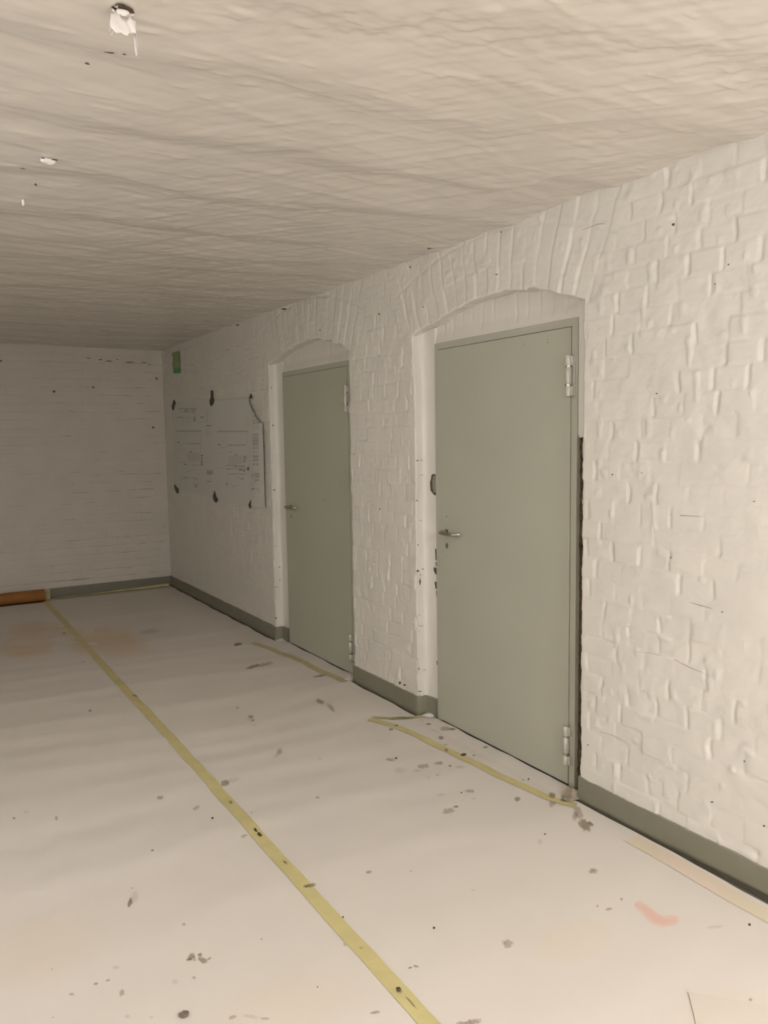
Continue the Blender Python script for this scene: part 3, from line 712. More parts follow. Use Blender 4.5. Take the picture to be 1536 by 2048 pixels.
o = sheet('floor_paper', -2.42, -1.218, -3.0, L-.13, 'white covering paper to the left of the long yellow tape', STAINS_L)
o['group'] = 'white paper sheets covering the floor'
o = sheet('floor_paper', -4.15, -2.425, -3.0, L-.13, 'white covering paper along the left side, at the very edge of the view', [])
o['group'] = 'white paper sheets covering the floor'

def ribbon(path, width, lift=.002, hf=paper_h, jag=.0012, seed=0, step=.03, mats=None, name='', mw=0):
    """a strip of tape laid over the floor"""
    P = [np.array(p, float) for p in path]; pts = []
    for a, b in zip(P[:-1], P[1:]):
        n = max(1, int(np.linalg.norm(b-a)/step)); pts += [a+(b-a)*i/n for i in range(n)]
    pts.append(P[-1]); A = np.array(pts); T = np.gradient(A, axis=0); T /= np.linalg.norm(T, axis=1)[:, None]
    Nn = np.stack([-T[:, 1], T[:, 0]], -1); s = np.cumsum(np.r_[0, np.linalg.norm(np.diff(A, axis=0), axis=1)])
    wv = np.linspace(-1, 1, 7)
    jt = np.stack([fbm(s*25, np.full_like(s, 3.0+w), 801+seed, 2)*jag*abs(w) for w in wv], 1)
    off = wv[None, :]*width/2+jt
    X = A[:, 0:1]+Nn[:, 0:1]*off; Y = A[:, 1:2]+Nn[:, 1:2]*off
    Z = hf(np.minimum(X, -.02), Y)+lift+.0006*fbm(X*40, Y*18, 811+seed, 2)
    m = MB(); m.grid(X, Y, Z, 0, True, face=(0, 0, 1)); m.grid(X, Y, Z-.0004, 0, True, face=(0, 0, -1))
    return m

def pw(px, py, z=.006):
    p = at(px, py, 2, z); return (p[0], p[1])
# long seam tape
ys_ = np.arange(-2.9, L-.05, .12)
m = ribbon([(-1.220+.006*float(fbm(y*.8, 1, 821, 2)), y) for y in ys_], .050, seed=1)
for s in [(511, 1661, 9, 5, 'dark', 40), (519, 1669, 11, 7, 'dark', 30), (797, 1980, 11, 10, 'dark', 40), (799, 1984, 14, 12, 'grey', 0), (622, 1772, 24, 8, 'olive', -10),
          (570, 1725, 12, 5, 'olive', 40), (612, 1774, 12, 6, 'olive', 0), (822, 2006, 34, 5, 'olive', 48), (690, 1890, 10, 4, 'grey', 40), (270, 1392, 14, 4, 'brown', 20), (461, 1605, 10, 8, 'olive', 20), (722, 1897, 8, 4, 'grey', 0)]:
    decal(m, s[0], s[1], s[2]*1.4, s[3]*1.4, SI[s[4]], s[5], lift=.0024)
o = m.build('floor_tape', [M['tape']]+SETS['tape'], label='long yellow masking tape running down the middle of the paper floor', category='tape')
o['group'] = 'yellow masking tape on the floor'
# tape in front of the nearer door: long leg and short leg
m = ribbon([pw(740, 1437), pw(800, 1456), pw(900, 1503), pw(1000, 1552), pw(1100, 1597), pw(1150, 1612)], .044, lift=.0026, seed=2)
for s in [(927, 1510, 13, 6, 'dark', -10), (893, 1501, 10, 6, 'olive', 30), (1104, 1591, 16, 14, 'olive', 20), (793, 1452, 8, 4, 'olive', 0), (1128, 1602, 20, 8, 'olive', 10)]:
    decal(m, s[0], s[1], s[2]*1.3, s[3]*1.3, SI[s[4]], s[5], lift=.0030)
o = m.build('floor_tape', [M['tape']]+SETS['tape'], label='yellow masking tape strip lying in front of the nearer, larger door', category='tape'); o['group'] = 'yellow masking tape on the floor'
m = ribbon([pw(745, 1434), pw(800, 1437), pw(845, 1434), pw(872, 1431)], .030, lift=.0033, seed=3, step=.015)
for s in [(805, 1436, 60, 6, 'olive', 2), (850, 1434, 30, 8, 'olive', -6)]: decal(m, *s[:4], SI[s[4]], s[5], lift=.0037)
o = m.build('floor_tape', [M['tape_pale']]+SETS['tape_pale'], label='short dirty yellow tape piece joining the nearer door\'s tape to the pier', category='tape'); o['group'] = 'yellow masking tape on the floor'
m = ribbon([pw(505, 1287), pw(540, 1297), pw(590, 1317), pw(640, 1341), pw(690, 1364)], .048, lift=.0026, seed=4)
o = m.build('floor_tape', [M['tape_pale']], label='yellow masking tape strip lying in front of the farther door', category='tape'); o['group'] = 'yellow masking tape on the floor'
m = ribbon([(-1.13, L-.055), (-.7, L-.05), (-.35, L-.045), (-.03, L-.04)], .07, lift=.003, seed=5)
# it climbs a little up the baseboard
X = np.array([np.linspace(-1.13, -.03, 30)]*2); zt = .010+.022*(X[0]+1.13)/1.1+.004*fbm(X[0]*6, 1, 831, 2)
m.grid(X, np.array([[L-.018]*30, [L-.0135]*30]), np.array([[.008]*30, zt]), 0, True, face=(0, -1, 0))
o = m.build('floor_tape', [M['tape_pale']], label='pale yellow tape along the foot of the end wall', category='tape'); o['group'] = 'yellow masking tape on the floor'
# vertical bit by the roll
m = MB(); zz = np.array([.02, .05, .08, .104, .108]); yv = np.array([L-.020, L-.0155, L-.0145, L-.0140, L-.004])
zz = np.concatenate([[.0085, .009], zz]); yv = np.concatenate([[L-.10, L-.03], yv])
X, K = np.meshgrid(np.array([-1.212, -1.19, -1.165]), np.arange(len(zz)))
X = X + (K < 2)*np.array([[-.02, 0, 0]])*1.0
m.grid(X, yv[K], zz[K], 0, True, face=(0, -1, .3))
o = m.build('floor_tape', [M['tape_pale']], label='short upright yellow tape over the baseboard at the end of the brown roll', category='tape'); o['group'] = 'yellow masking tape on the floor'
# translucent strip at the near right edge
pts = [(-.068-.016*float(sst(1.95, 1.35, y)), y) for y in np.arange(1.0, 1.93, .04)]
m = ribbon(pts, .070, lift=.0016, seed=6)
o = m.build('floor_tape', [M['tape_clear']], label='pale peach-yellow tape along the paper edge below the wall, near right', category='tape')
# slanting offcut at the lower right corner
m = MB(); q = [pw(1376, 1985), pw(1440, 1998), pw(1536, 2013), pw(1700, 2040), pw(1700, 2300), pw(1440, 2300), pw(1400, 2110), pw(1390, 2040)]
V = [(a, b, float(paper_h(a, b))+.0035) for a, b in q]; n = len(V)
m.add(V+[(a, b, c-.0012) for a, b, c in V], [tuple(range(n))[::-1], tuple(range(n, 2*n))]+[(i, (i+1) % n, (i+1) % n+n, i+n) for i in range(n)], 0)
M['tanpaper'] = mat('tan_tinted_paper', (.76, .69, .59), .62, var=.05, vscale=5, bump=.2, bscale=14, bdist=.002)
o = m.build('paper_offcut', [M['tanpaper']], label='loose tan paper piece lying over the white paper, bottom right corner', category='paper piece')
# threshold pieces reaching under the doors
for k, (lb) in enumerate(['white paper strip in the threshold of the nearer, larger door', 'white paper strip in the threshold of the farther door']):
    o_ = OPEN[k]; m = MB()
    ys = np.linspace(o_['n']+.012, o_['f']-.014, 60); xs = np.linspace(-.06, .052, 10)
    X, Y = np.meshgrid(xs, ys); X = X + (np.clip((Y-o_['ff'])/.08, 0, 1)*-.004)
    Z = paper_h(np.minimum(X, -.05), Y)+.0016+.0008*fbm(X*12, Y*12, 841, 2)
    m.grid(X, Y, Z, 0, True, face=(0, 0, 1)); m.grid(X, Y, Z-.001, 0, True, face=(0, 0, -1))
    if k == 0:
        for s in [(890, 1458, 34, 14, 'grey', 12), (905, 1459, 22, 6, 'olive', 8), (882, 1475, 16, 10, 'olive', 0), (891, 1488, 14, 5, 'grey', 0), (971, 1494, 16, 6, 'olive', 0), (857, 1448, 16, 6, 'olive', 0), (1057, 1558, 5, 5, 'dark', 0), (948, 1510, 10, 4, 'olive', 0), (1046, 1560, 8, 4, 'olive', 0)]:
            c = at(s[0], s[1], 2, .009)
            ea = at(s[0]+s[2]/2, s[1], 2, .009)-c; eb = at(s[0], s[1]+s[3]/2, 2, .009)-c
            u = np.linspace(-1, 1, 7); U, V_ = np.meshgrid(u, u); Xs = c[0]+U*ea[0]+V_*eb[0]; Ys = c[1]+U*ea[1]+V_*eb[1]
            Xs = np.clip(Xs, -.2, .05)
            m.grid(Xs, Ys, paper_h(np.minimum(Xs, -.05), Ys)+.0032, SI[s[4]], True, uv=np.stack([U, V_], -1).reshape(-1, 2), face=(0, 0, 1))
    ob = m.build('threshold_paper', [M['paper']]+SETS['paper'], label=lb, category='floor paper')

# torn flaps of paper in the niche corners
def flap(name, pts, m_, label, cat, thick=.0008):
    """pts: (px, py, height) -> point on the plane z=height"""
    V = []
    for px, py, z in pts:
        p = at(px, py, 2, z); V.append(Vector(p))
    c = sum(V, Vector())/len(V); c.z += .004
    bm_ = bmesh.new(); vs = [bm_.verts.new(v) for v in V]; cv = bm_.verts.new(c)
    for i in range(len(vs)): bm_.faces.new((vs[i], vs[(i+1) % len(vs)], cv))
    bmesh.ops.subdivide_edges(bm_, edges=bm_.edges[:], cuts=2, use_grid_fill=True)
    for v in bm_.verts: v.co.z += .0012*math.sin(v.co.x*160+v.co.y*90)
    bmesh.ops.recalc_face_normals(bm_, faces=bm_.faces[:])
    mm = MB(); mm.bm(bm_, 0, False); o = mm.build(name, [m_], label=label, category=cat)
    recenter(o); sol = o.modifiers.new('thickness', 'SOLIDIFY'); sol.thickness = thick
    return o
flap('torn_paper', [(549, 1279.5, .012), (557, 1273, .02), (564, 1270, .03), (570, 1275, .022), (577, 1277, .014), (577, 1281, .012), (560, 1282, .012)], M['paper2'],
     'small torn white paper flap in the far corner of the farther door niche', 'paper scrap')
flap('torn_paper', [(688, 1359, .013), (692, 1352, .016), (700, 1344.5, .026), (707, 1350, .020), (707, 1358, .013), (697, 1360.5, .012)], M['paper2'],
     'small folded white paper flap at the near corner of the farther door', 'paper scrap')
flap('torn_paper', [(843, 1431, .012), (853, 1426, .02), (861.5, 1424, .026), (866, 1428, .022), (872, 1433, .013), (858, 1435, .012)], M['paper2'],
     'small torn white paper flap in the far corner of the nearer door niche', 'paper scrap')
flap('crumpled_tape', [(1124, 1588, .014), (1131, 1580, .026), (1138, 1573, .035), (1147, 1577, .042), (1158, 1581, .040), (1162, 1592, .022), (1160, 1598, .016), (1148, 1600, .014), (1140, 1604, .013), (1126, 1599, .012)],
     M['scrap'], 'crumpled dirty masking tape wad at the hinge-side foot of the nearer door', 'tape', .0012)

# ------------------------------------------------------------------ small debris on the floor
def pebble(px, py, r, flat, m_, label, name='stone_chip', cat='stone', seed=1, sub=2):
    p = at(px, py, 2, .01); rr_ = random.Random(seed)
    bm_ = bmesh.new(); bmesh.ops.create_icosphere(bm_, subdivisions=sub, radius=r)
    for v in bm_.verts:
        k = 1+rr_.uniform(-.16, .16); v.co = Vector((v.co.x*k, v.co.y*k*.85, v.co.z*k*flat))
    z0 = min(v.co.z for v in bm_.verts)
    for v in bm_.verts: v.co.z -= z0
    me = bpy.data.meshes.new(name); bm_.to_mesh(me); bm_.free(); me.materials.append(m_)
    o = bpy.data.objects.new(name, me); COL.objects.link(o); o.location = (p[0], p[1], float(paper_h(p[0], p[1]))+.0004)
    o['label'] = label; o['category'] = cat
    return o
pebble(368, 2029, .0128, .42, M['stone'], 'grey-brown stone chip on the paper near the bottom left edge', seed=5, sub=3)
pebble(1090, 1667, .0034, .8, M['gaffer'], 'tiny black crumb on the paper in front of the nearer door', 'black_crumb', 'crumb', 8, 2)
pebble(425, 1636, .0028, .6, M['gaffer'], 'tiny dark crumb on the paper just left of the long tape, mid floor', 'black_crumb', 'crumb', 9, 1)
pebble(868, 1856, .0030, .6, M['gaffer'], 'tiny dark crumb on the paper right of the long tape, near the bottom', 'black_crumb', 'crumb', 10, 1)

# ------------------------------------------------------------------ roll of brown paper at the end wall
root = empty('paper_roll', (-1.75, L-.08, .007), 'orange-brown paper roll lying at the foot of the end wall', 'paper roll')
m = MB(); cy, cz, R = L-.078, .0635, .0555
pth = [(-2.9, cy, cz), (-2.0, cy, cz), (-1.245, cy, cz), (-1.226, cy, cz), (-1.222, cy, cz)]
m.tube(pth, [R, R, R, R*.985, R*.93], 40, 0, caps=False)
n = 40; ring = lambda x, r: [(x, cy+r*math.cos(2*math.pi*k/n), cz+r*math.sin(2*math.pi*k/n)) for k in range(n)]
for x in (-1.222, -2.9):
    a = ring(x, R*.93); b = ring(x, .028); m.add(a+b, [(k, (k+1) % n, n+(k+1) % n, n+k) for k in range(n)], 0)
child_of(root, m.build('wound_paper', [M['roll']]))
m = MB(); m.tube([(-2.902, cy, cz), (-1.2215, cy, cz)], .0278, 30, 0, caps=False); m.tube([(-2.902, cy, cz), (-1.2215, cy, cz)], .024, 30, 0, caps=False)
child_of(root, m.build('core_tube', [M['roll']]))

# ------------------------------------------------------------------ plans taped to the wall
XP = -.0095
def plan_x(y, z, k):
    y = np.asarray(y, float); z = np.asarray(z, float)
    x = XP - .0022*fbm(y*3, z*3, 901+k, 2) - k*.0006
    if k == 1:
        c = np.clip((5.74-y)/.30, 0, 1); x = x-(.010*np.sin(math.pi*np.minimum(c, 1))**1 + .006*c)*sst(1.98, 1.70, z)
    return x
def plan(k, ya, yb, corners, label, marks):
    """sheet from far edge ya to near edge yb; corners z: (top far, top near, bottom far, bottom near)"""
    root = empty('wall_plan', (XP, (ya+yb)/2, 1.0), label, 'wall plan'); root['group'] = 'large printed plans taped to the wall'
    m = MB(); u = np.linspace(0, 1, 60); v = np.linspace(0, 1, 36); U, Vv = np.meshgrid(u, v)
    tf, tn, bf, bn = corners
    sag = .012*np.sin(math.pi*U)
    zt = tf+(tn-tf)*U-.3*sag; zb = bf+(bn-bf)*U-sag
    Y = ya+(yb-ya)*U; Z = zb+(zt-zb)*Vv
    if k == 1:   # dog-eared upper near corner
        lim = zt - np.clip((5.70-Y)/.22, 0, 1)**.8*.19
        Z = zb+(np.minimum(zt, lim)-zb)*Vv
    m.grid(plan_x(Y, Z, k), Y, Z, 0, True, face=(-1, 0, 0))
    child_of(root, m.build('sheet', [M['plan']]))
    names = [M['ink'], M['ink2'], M['ink3'], M['inkr'], M['inkp']]
    tb = 410.5 if k == 0 else 501
    for nm, sel in (('drawing_print', [q_ for q_ in marks if q_[0] < tb]), ('title_column', [q_ for q_ in marks if q_[0] >= tb])):
      m = MB()
      for (x0, y0, x1, y1, mi) in sel:
        # measured points (photo) on the sheet
        n_ = max(2, int(abs(x1-x0)/6)+2)
        for i in range(n_-1):
            xa = x0+(x1-x0)*i/(n_-1); xb = x0+(x1-x0)*(i+1)/(n_-1)
            V = []
            for a, b in ((xa, y0), (xb, y0), (xb, y1), (xa, y1)):
                xx_ = XP
                for it in range(6):
                    p = at(a, b, 0, xx_); xx_ = float(plan_x(p[1], p[2], k))
                V.append((xx_-.0011-.0002*mi, p[1], p[2]))
            m.add(V, [(0, 1, 2, 3)], mi)
      child_of(root, m.build(nm, names))
    return root
def Z2(x0, y0, x1, y1, mi):   # crop pixels -> photo
    s = 6.0227; return (320+x0/s, 690+y0/s, 320+x1/s, 690+y1/s, mi)
mk = [Z2(215, 762, 445, 772, 1), Z2(290, 775, 345, 806, 0), Z2(240, 806, 375, 811, 1), Z2(375, 776, 430, 800, 0), Z2(390, 812, 430, 826, 0), Z2(210, 866, 280, 876, 1), Z2(278, 866, 284, 920, 0),
      Z2(290, 870, 400, 875, 0), Z2(405, 862, 430, 922, 1), Z2(330, 876, 336, 920, 0), Z2(290, 916, 400, 919, 0), Z2(200, 876, 204, 922, 0), Z2(484, 862, 535, 878, 1), Z2(545, 930, 440, 932, 0),
      Z2(200, 1028, 500, 1034, 1), Z2(200, 1036, 500, 1047, 0), Z2(200, 1050, 202, 1440, 0), Z2(302, 1050, 304, 1200, 0), Z2(490, 1050, 493, 1440, 0), Z2(210, 1170, 238, 1178, 2), Z2(215, 1196, 300, 1200, 0),
      Z2(310, 1180, 490, 1186, 0), Z2(340, 1186, 490, 1196, 0), Z2(210, 1258, 320, 1262, 0), Z2(360, 1282, 385, 1290, 2), Z2(310, 1296, 480, 1302, 0), Z2(326, 1334, 348, 1341, 2), Z2(388, 1345, 412, 1352, 2),
      Z2(396, 1356, 412, 1363, 2), Z2(426, 1345, 450, 1352, 2), Z2(348, 1368, 374, 1374, 2), Z2(356, 1388, 376, 1393, 2), Z2(496, 1326, 520, 1336, 2), Z2(498, 1354, 518, 1360, 2), Z2(496, 1382, 516, 1388, 2),
      Z2(494, 1408, 518, 1416, 2), Z2(498, 1436, 520, 1444, 2), Z2(502, 1330, 506, 1440, 1), Z2(228, 1412, 300, 1418, 1), Z2(290, 1436, 314, 1444, 2), Z2(300, 1440, 500, 1444, 0), Z2(390, 1450, 520, 1454, 1),
      Z2(330, 1310, 480, 1400, 4), Z2(320, 1500, 440, 1504, 0), Z2(330, 1520, 360, 1530, 0), Z2(450, 1550, 478, 1556, 1), Z2(280, 1592, 345, 1610, 0), Z2(350, 1600, 440, 1604, 0), Z2(410, 1608, 446, 1612, 2), Z2(406, 1612, 409, 1700, 1),
      Z2(450, 1612, 453, 1700, 1), Z2(414, 1684, 456, 1690, 2), Z2(414, 1700, 452, 1720, 0),
      Z2(556, 965, 622, 982, 1), Z2(552, 1012, 610, 1017, 0), Z2(556, 1046, 610, 1052, 1), Z2(562, 1080, 610, 1087, 1), Z2(566, 800, 574, 930, 0), Z2(600, 810, 616, 816, 0), Z2(600, 830, 616, 834, 0), Z2(600, 850, 616, 854, 0), Z2(600, 872, 616, 878, 0),
      Z2(540, 760, 620, 763, 0), Z2(540, 790, 620, 792, 0), Z2(556, 1500, 558, 1560, 0), Z2(560, 1502, 640, 1562, 0), Z2(575, 1530, 630, 1550, 1), Z2(568, 1640, 625, 1646, 3), Z2(566, 1640, 570, 1670, 3), Z2(575, 1570, 620, 1572, 0), Z2(575, 1600, 620, 1603, 0),
      Z2(575, 1690, 620, 1693, 0), Z2(575, 1720, 620, 1723, 0)]
plan(0, 7.70, 6.545, (1.842, 1.815, 1.038, .992), 'left white printed plan, nearest the far corner, taped to the wall', mk)
mk = [Z2(680, 1042, 1060, 1048, 1), Z2(700, 1034, 1050, 1040, 1), Z2(694, 1050, 696, 1460, 0), Z2(1040, 1050, 1042, 1320, 0), Z2(812, 1100, 814, 1300, 0), Z2(986, 1050, 988, 1100, 0), Z2(698, 1194, 730, 1202, 2), Z2(720, 1228, 800, 1232, 1),
      Z2(818, 1200, 1036, 1204, 1), Z2(818, 1204, 1036, 1214, 0), Z2(700, 1304, 800, 1307, 1), Z2(900, 1319, 928, 1325, 2), Z2(920, 1336, 948, 1343, 2), Z2(838, 1344, 862, 1352, 2), Z2(838, 1364, 862, 1370, 2), Z2(838, 1380, 862, 1387, 2),
      Z2(920, 1376, 948, 1383, 2), Z2(916, 1398, 940, 1413, 2), Z2(1003, 1400, 1028, 1408, 2), Z2(830, 1330, 990, 1440, 4), Z2(1000, 1335, 1045, 1390, 0), Z2(788, 1448, 920, 1453, 3), Z2(900, 1454, 1036, 1460, 3), Z2(850, 1465, 1036, 1492, 4),
      Z2(700, 1480, 800, 1484, 1), Z2(800, 1490, 1000, 1496, 1), Z2(818, 1490, 842, 1497, 2), Z2(954, 1502, 980, 1510, 2), Z2(998, 1511, 1028, 1519, 2), Z2(1054, 1472, 1070, 1508, 2), Z2(960, 1498, 1060, 1502, 3), Z2(1072, 1440, 1074, 1520, 3),
      Z2(820, 1548, 1040, 1560, 0), Z2(920, 1594, 966, 1600, 1), Z2(975, 1600, 1008, 1626, 0), Z2(790, 1654, 820, 1690, 0), Z2(860, 1690, 960, 1694, 0), Z2(870, 1700, 900, 1712, 0), Z2(846, 1276, 860, 1300, 0)]
y = 800
rq = random.Random(12)
for (a, b, mi) in [(800, 806, 1), (815, 822, 1), (832, 838, 1), (846, 870, 1), (884, 888, 0), (900, 920, 0), (930, 950, 0), (975, 980, 0), (998, 1004, 0), (1020, 1024, 0), (1068, 1096, 0), (1104, 1216, 0), (1228, 1252, 0), (1262, 1266, 0), (1284, 1296, 0), (1302, 1304, 0),
                   (1326, 1360, 0), (1372, 1400, 0), (1426, 1448, 0), (1150, 1154, 1), (1180, 1184, 1), (1120, 1123, 1), (1340, 1343, 1), (1385, 1388, 1)]:
    mk.append(Z2(1116, a, 1190, b, mi) if a > 880 else Z2(1120, a, 1142, b, mi))
mk += [Z2(1100, 1522, 1200, 1524, 1), Z2(1136, 1540, 1200, 1600, 0), Z2(1110, 1545, 1124, 1590, 1), Z2(1100, 1606, 1140, 1609, 1), Z2(1140, 1612, 1200, 1640, 0), Z2(1140, 1640, 1160, 1650, 0), Z2(1104, 1650, 1150, 1653, 0), Z2(1104, 1666, 1150, 1669, 0), Z2(1104, 1682, 1150, 1685, 0),
       Z2(1114, 1722, 1124, 1746, 2), Z2(1124, 1724, 1190, 1730, 1), Z2(1100, 1756, 1140, 1759, 0), Z2(1180, 1744, 1200, 1764, 0), Z2(1120, 1780, 1160, 1782, 4), Z2(1100, 1500, 1200, 1502, 0), Z2(1100, 1826, 1140, 1828, 0)]
plan(1, 6.552, 5.43, (1.823, 1.800, .990, .985), 'right white printed plan with red marks and a curled free edge, taped to the wall', mk)

# dark tape tabs
def tab(pts, x, label, fold=.0):
    V = [];
    for a, b in pts:
        p = at(a, b, 0, x); V.append((p[0], p[1], p[2]))
    n = len(V); m = MB()
    m.add(V+[(a+.0060, b, c) for a, b, c in V], [tuple(range(n)), tuple(range(n, 2*n))[::-1]]+[(i, (i+1) % n, (i+1) % n+n, i+n) for i in range(n)], 0)
    o = m.build('tape_tab', [M['gaffer']], label=label, category='tape', group='dark tape tabs holding the plans')
    return recenter(o)
q = lambda x, y, s, ox, oy: (ox+x/s, oy+y/s)
g1 = lambda P: [q(x, y, 6.0227, 320, 690) for x, y in P]
tab(g1([(162, 662), (178, 700), (160, 788), (150, 786), (138, 742)]), -.0135, 'dark tape tab on the top left corner of the left plan')
tab(g1([(609, 548), (630, 548), (632, 630), (646, 672), (636, 715), (612, 738), (600, 710), (595, 668), (609, 630)]), -.0140, 'long dark tape tab at the top where the two plans meet')
tab(g1([(1090, 588), (1104, 628), (1092, 644), (1069, 645)]), -.0140, 'dark tape tab on the upper right corner of the right plan')
tab(g1([(174, 1676), (208, 1730), (210, 1790), (200, 1786), (168, 1712)]), -.0135, 'dark tape tab on the bottom left corner of the left plan')
tab(g1([(655, 1757), (676, 1835), (689, 1842), (686, 1870), (668, 1897), (642, 1868), (636, 1815)]), -.0145, 'broad dark tape tab at the bottom where the two plans meet')
tab(g1([(1091, 1862), (1112, 1905), (1108, 1930), (1078, 1970), (1064, 1928)]), -.0150, 'dark tape tab on the bottom right corner of the right plan')
# green film square
root = empty('green_sticker', (-.009, 7.52, 2.13), 'translucent green square high on the wall beside the far corner', 'sticker')
def wpoly(px, x, m_, nm, par):
    V = [tuple(at(a, b, 0, x)) for a, b in px]; n = len(V); m = MB()
    m.add(V+[(a+.0012, b, c) for a, b, c in V], [tuple(range(n)), tuple(range(n, 2*n))[::-1]]+[(i, (i+1) % n, (i+1) % n+n, i+n) for i in range(n)], 0)
    return child_of(par, m.build(nm, [m_]))
wpoly(g1([(148, 92), (175, 84), (228, 78), (233, 130), (235, 300), (160, 305), (150, 250), (154, 150), (142, 120)]), -.0090, M['green'], 'film', root)
b_ = wpoly(g1([(159, 285), (236, 280), (234, 338), (160, 342)]), -.0096, M['green2'], 'lower_band', root); b_['label'] = 'more saturated green lower band'

# ------------------------------------------------------------------ things in the ceiling
def cz_(x, y): return float(ceil_h(x, y))
hc = at(247, 20, 2, H); hx, hy = float(hc[0]), float(hc[1])
root = empty('ceiling_anchor', (hx, hy, cz_(hx, hy)), 'old ceiling anchor hole with bright white paint skin peeling down, top left', 'ceiling anchor')
m = MB(); n = 20
zc = cz_(hx, hy)
pts = [(hx+.022*math.cos(t)*(1+.15*math.sin(5*t)), hy+.016*math.sin(t)*(1+.2*math.cos(3*t)), zc-.0030) for t in np.linspace(0, 2*math.pi, n, endpoint=False)]
pt2 = [(a+(hx-a)*.3, b+(hy-b)*.3, zc+.0) for a, b, c in pts]
m.add(pts+pt2+[(hx, hy, zc-.001)], [(i, (i+1) % n, n+(i+1) % n, n+i) for i in range(n)]+[(n+i, n+(i+1) % n, 2*n) for i in range(n)], 0)
child_of(root, m.build('hole', [M['mortar']]))['label'] = 'dark brown ragged hole'
m = MB()
for dx in (-.004, .004, .010):
    m.tube([(hx+dx, hy+.004, zc+.002), (hx+dx*1.05, hy+.006, zc-.010), (hx+dx*.8, hy+.010, zc-.014)], [.0012, .0012, .0008], 8)
child_of(root, m.build('anchor_prong', [M['steel']]))
def hang(P, y0, bulge, nm, cy_=0):
    pp = [at(190+a/12.8, b/12.8, 1, y0) for a, b in P]
    bm_ = bmesh.new(); vs = [bm_.verts.new((p[0], p[1], p[2])) for p in pp]
    f = bm_.faces.new(vs); bmesh.ops.triangulate(bm_, faces=[f])
    bmesh.ops.subdivide_edges(bm_, edges=bm_.edges[:], cuts=3, use_grid_fill=True)
    xs_ = [v.co.x for v in bm_.verts]; x0_, x1_ = min(xs_), max(xs_); zt = max(v.co.z for v in bm_.verts)
    for v in bm_.verts:
        u = (v.co.x-x0_)/max(1e-4, x1_-x0_)
        v.co.y += -bulge*math.sin(math.pi*u) + .0016*math.sin(u*17+v.co.z*150) - .10*(zt-v.co.z)
    bmesh.ops.recalc_face_normals(bm_, faces=bm_.faces[:])
    mm = MB(); mm.bm(bm_, 0, True); o = mm.build(nm, [M['flake']]); child_of(root, o)
    s_ = o.modifiers.new('thickness', 'SOLIDIFY'); s_.thickness = .0009
    return o
fl = hang([(395, 330), (520, 318), (585, 365), (600, 430), (640, 520), (700, 548), (760, 545), (830, 500), (900, 455), (985, 500), (1045, 560), (1035, 700), (1030, 885), (960, 880), (870, 900), (830, 930),
      (800, 985), (700, 945), (620, 905), (560, 912), (500, 870), (450, 790), (400, 730), (380, 690), (385, 500)], hy+.018, .008, 'paint_flap')
fl['label'] = 'bright white torn paint skin'
hang([(985, 870), (1032, 870), (1050, 1050), (1075, 1220), (1090, 1420), (1040, 1455), (1025, 1330), (1000, 1240), (1018, 1200), (1000, 1050)], hy+.019, .0, 'paint_strip')['label'] = 'thin hanging white strip'
hang([(362, 700), (380, 700), (384, 810), (366, 810)], hy+.018, 0, 'paint_strip')
hang([(395, 905), (440, 820), (475, 780), (490, 800), (450, 860), (412, 915)], hy+.018, 0, 'paint_strip')
m = MB()   # half-round cup hanging below the hole
U, V_ = np.meshgrid(np.linspace(0, math.pi*2, 26), np.linspace(0, 1, 8))
rr_ = .0125*np.sqrt(1-V_**2*.98)
m.grid(hx+.001+rr_*np.cos(U)*1.1, hy+.010+rr_*np.sin(U)*.8, zc-.003-V_*.010, 0, True, face=None)
child_of(root, m.build('anchor_cap', [M['flake']]))
m = MB()
for a0, a1 in ((200, 285), (300, 345)):
    t = np.radians(np.linspace(a0, a1, 8)); t2 = t[::-1]
    P = [(hx+.021*math.cos(a), hy+.016*-math.sin(a), zc-.004) for a in t]+[(hx+.024*math.cos(a), hy+.021*-math.sin(a), zc-.0065) for a in t2]
    m.add(P, [tuple(range(16))], 0)
child_of(root, m.build('broken_rim', [M['flake']]))

c = at(98, 323, 2, H); x_, y_ = float(c[0]), float(c[1]); zc = cz_(x_, y_)
bm_ = bmesh.new(); bmesh.ops.create_icosphere(bm_, subdivisions=3, radius=1)
rr_ = random.Random(4)
for v in bm_.verts:
    k = 1+.16*math.sin(v.co.x*5+v.co.y*3)+.10*rr_.uniform(-1, 1); v.co = Vector((v.co.x*.0225*k, v.co.y*.013*k, v.co.z*.009*k))
mm = MB(); mm.bm(bm_, 0, True)
o = mm.build('plaster_blob', [M['flake']], label='small shiny whitish blob stuck to the ceiling below the anchor hole', category='plaster blob'); o.location = (x_, y_, zc-.007)
m2 = MB()
for s in (-1, 1):
    m2.tube([(s*.016-.008, -.010, .003), (s*.016+.008, -.012, .0032)], [.0015, .001], 6)
d = m2.build('shadow_gap', [M['dark']]); d.parent = o; d.name = 'rim_shadow'  # dark bars standing in for the shadow at the blob's rim
c = at(46, 403, 2, H); x_, y_ = float(c[0]), float(c[1]); zc = cz_(x_, y_)
m = MB(); m.tube([(0, 0, .004), (0, 0, -.010), (0, 0, -.016), (0, 0, -.020)], [.004, .0048, .0045, .003], 10)
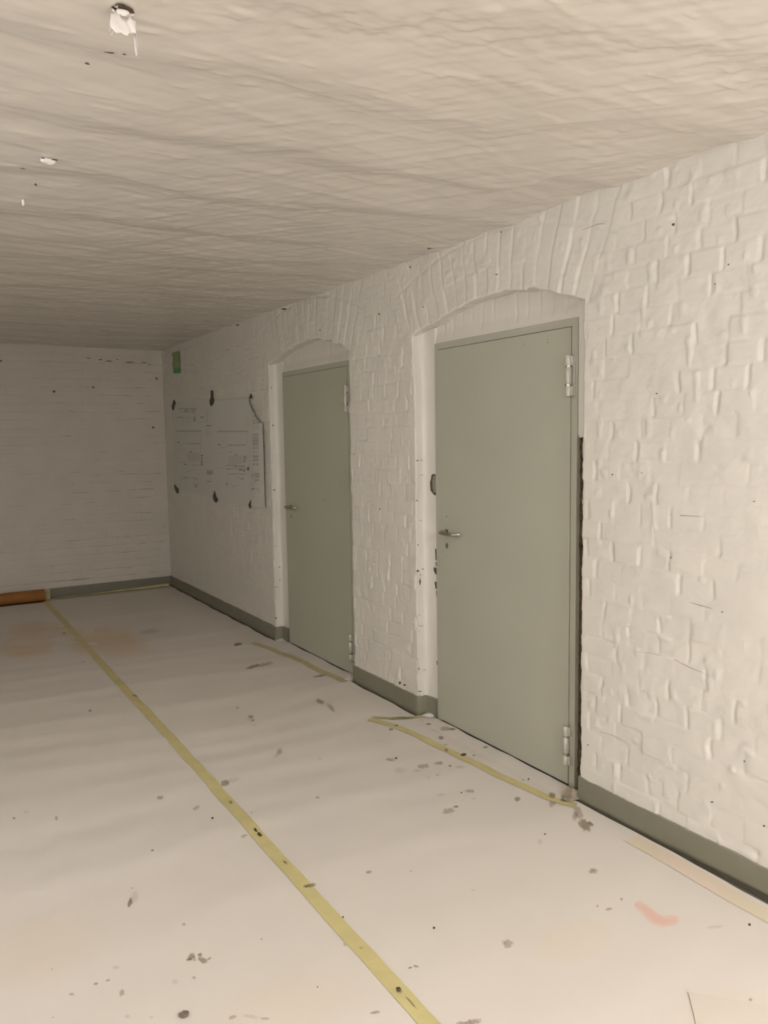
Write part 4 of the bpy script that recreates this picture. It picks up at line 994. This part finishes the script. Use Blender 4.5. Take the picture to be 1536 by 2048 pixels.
o = m.build('ceiling_peg', [M['flake']], label='tiny white peg sticking down from the ceiling at the left edge', category='peg'); o.location = (x_, y_, zc)

# ------------------------------------------------------------------ lamps of the room (behind the viewer, plus an added one at the left)
def lamp(x, y, label, power):
    root = empty('ceiling_lamp', (x, y, H-.01), label, 'lamp'); root['group'] = 'batten lamps of the room, out of view'
    m = MB(); m.box((x-.06, y-.62, H-.145), (x+.06, y+.62, H-.12), 0, .004)
    for dy in (-.4, .4): m.tube([(x, y+dy, H-.125), (x, y+dy, H+.01)], .006, 8)
    child_of(root, m.build('lamp_case', [M['lampcase']]))
    m = MB(); m.tube([(x, y-.60, H-.19), (x, y-.59, H-.19), (x, y+.59, H-.19), (x, y+.60, H-.19)], [.03, .05, .05, .03], 20)
    lm = M['lamp'].copy(); lm.node_tree.nodes['Principled BSDF'].inputs['Emission Strength'].default_value = power
    child_of(root, m.build('lamp_cover', [lm]))
lamp(-1.15, -1.1, 'batten lamp on the ceiling just behind the viewer', 73)
lamp(-1.15, -2.6, 'batten lamp on the ceiling farther behind the viewer', 205)
lamp(-3.2, 2.5, 'dimmer unseen batten lamp added over the left side of the room to balance the light', 21)  # added lamp, placed only to fit the brightness of the room

# ------------------------------------------------------------------ camera and view
cd = bpy.data.cameras.new('camera'); cam = bpy.data.objects.new('camera', cd); COL.objects.link(cam)
cd.sensor_fit = 'VERTICAL'; cd.sensor_height = 32.0; cd.lens = F_PX/2048*32.0; cd.clip_start = .05; cd.clip_end = 60
R3 = Matrix(((rgt[0], upv[0], -fwd[0]), (rgt[1], upv[1], -fwd[1]), (rgt[2], upv[2], -fwd[2])))
cam.matrix_world = Matrix.Translation(Vector(CAM)) @ R3.to_4x4()
scene.camera = cam
w = bpy.data.worlds.new('world'); scene.world = w; w.use_nodes = True
w.node_tree.nodes['Background'].inputs[0].default_value = (.02, .018, .015, 1)
scene.view_settings.view_transform = 'Standard'; scene.view_settings.look = 'None'
scene.view_settings.gamma = 1; scene.view_settings.use_curve_mapping = False
scene.view_settings.exposure = 0.13
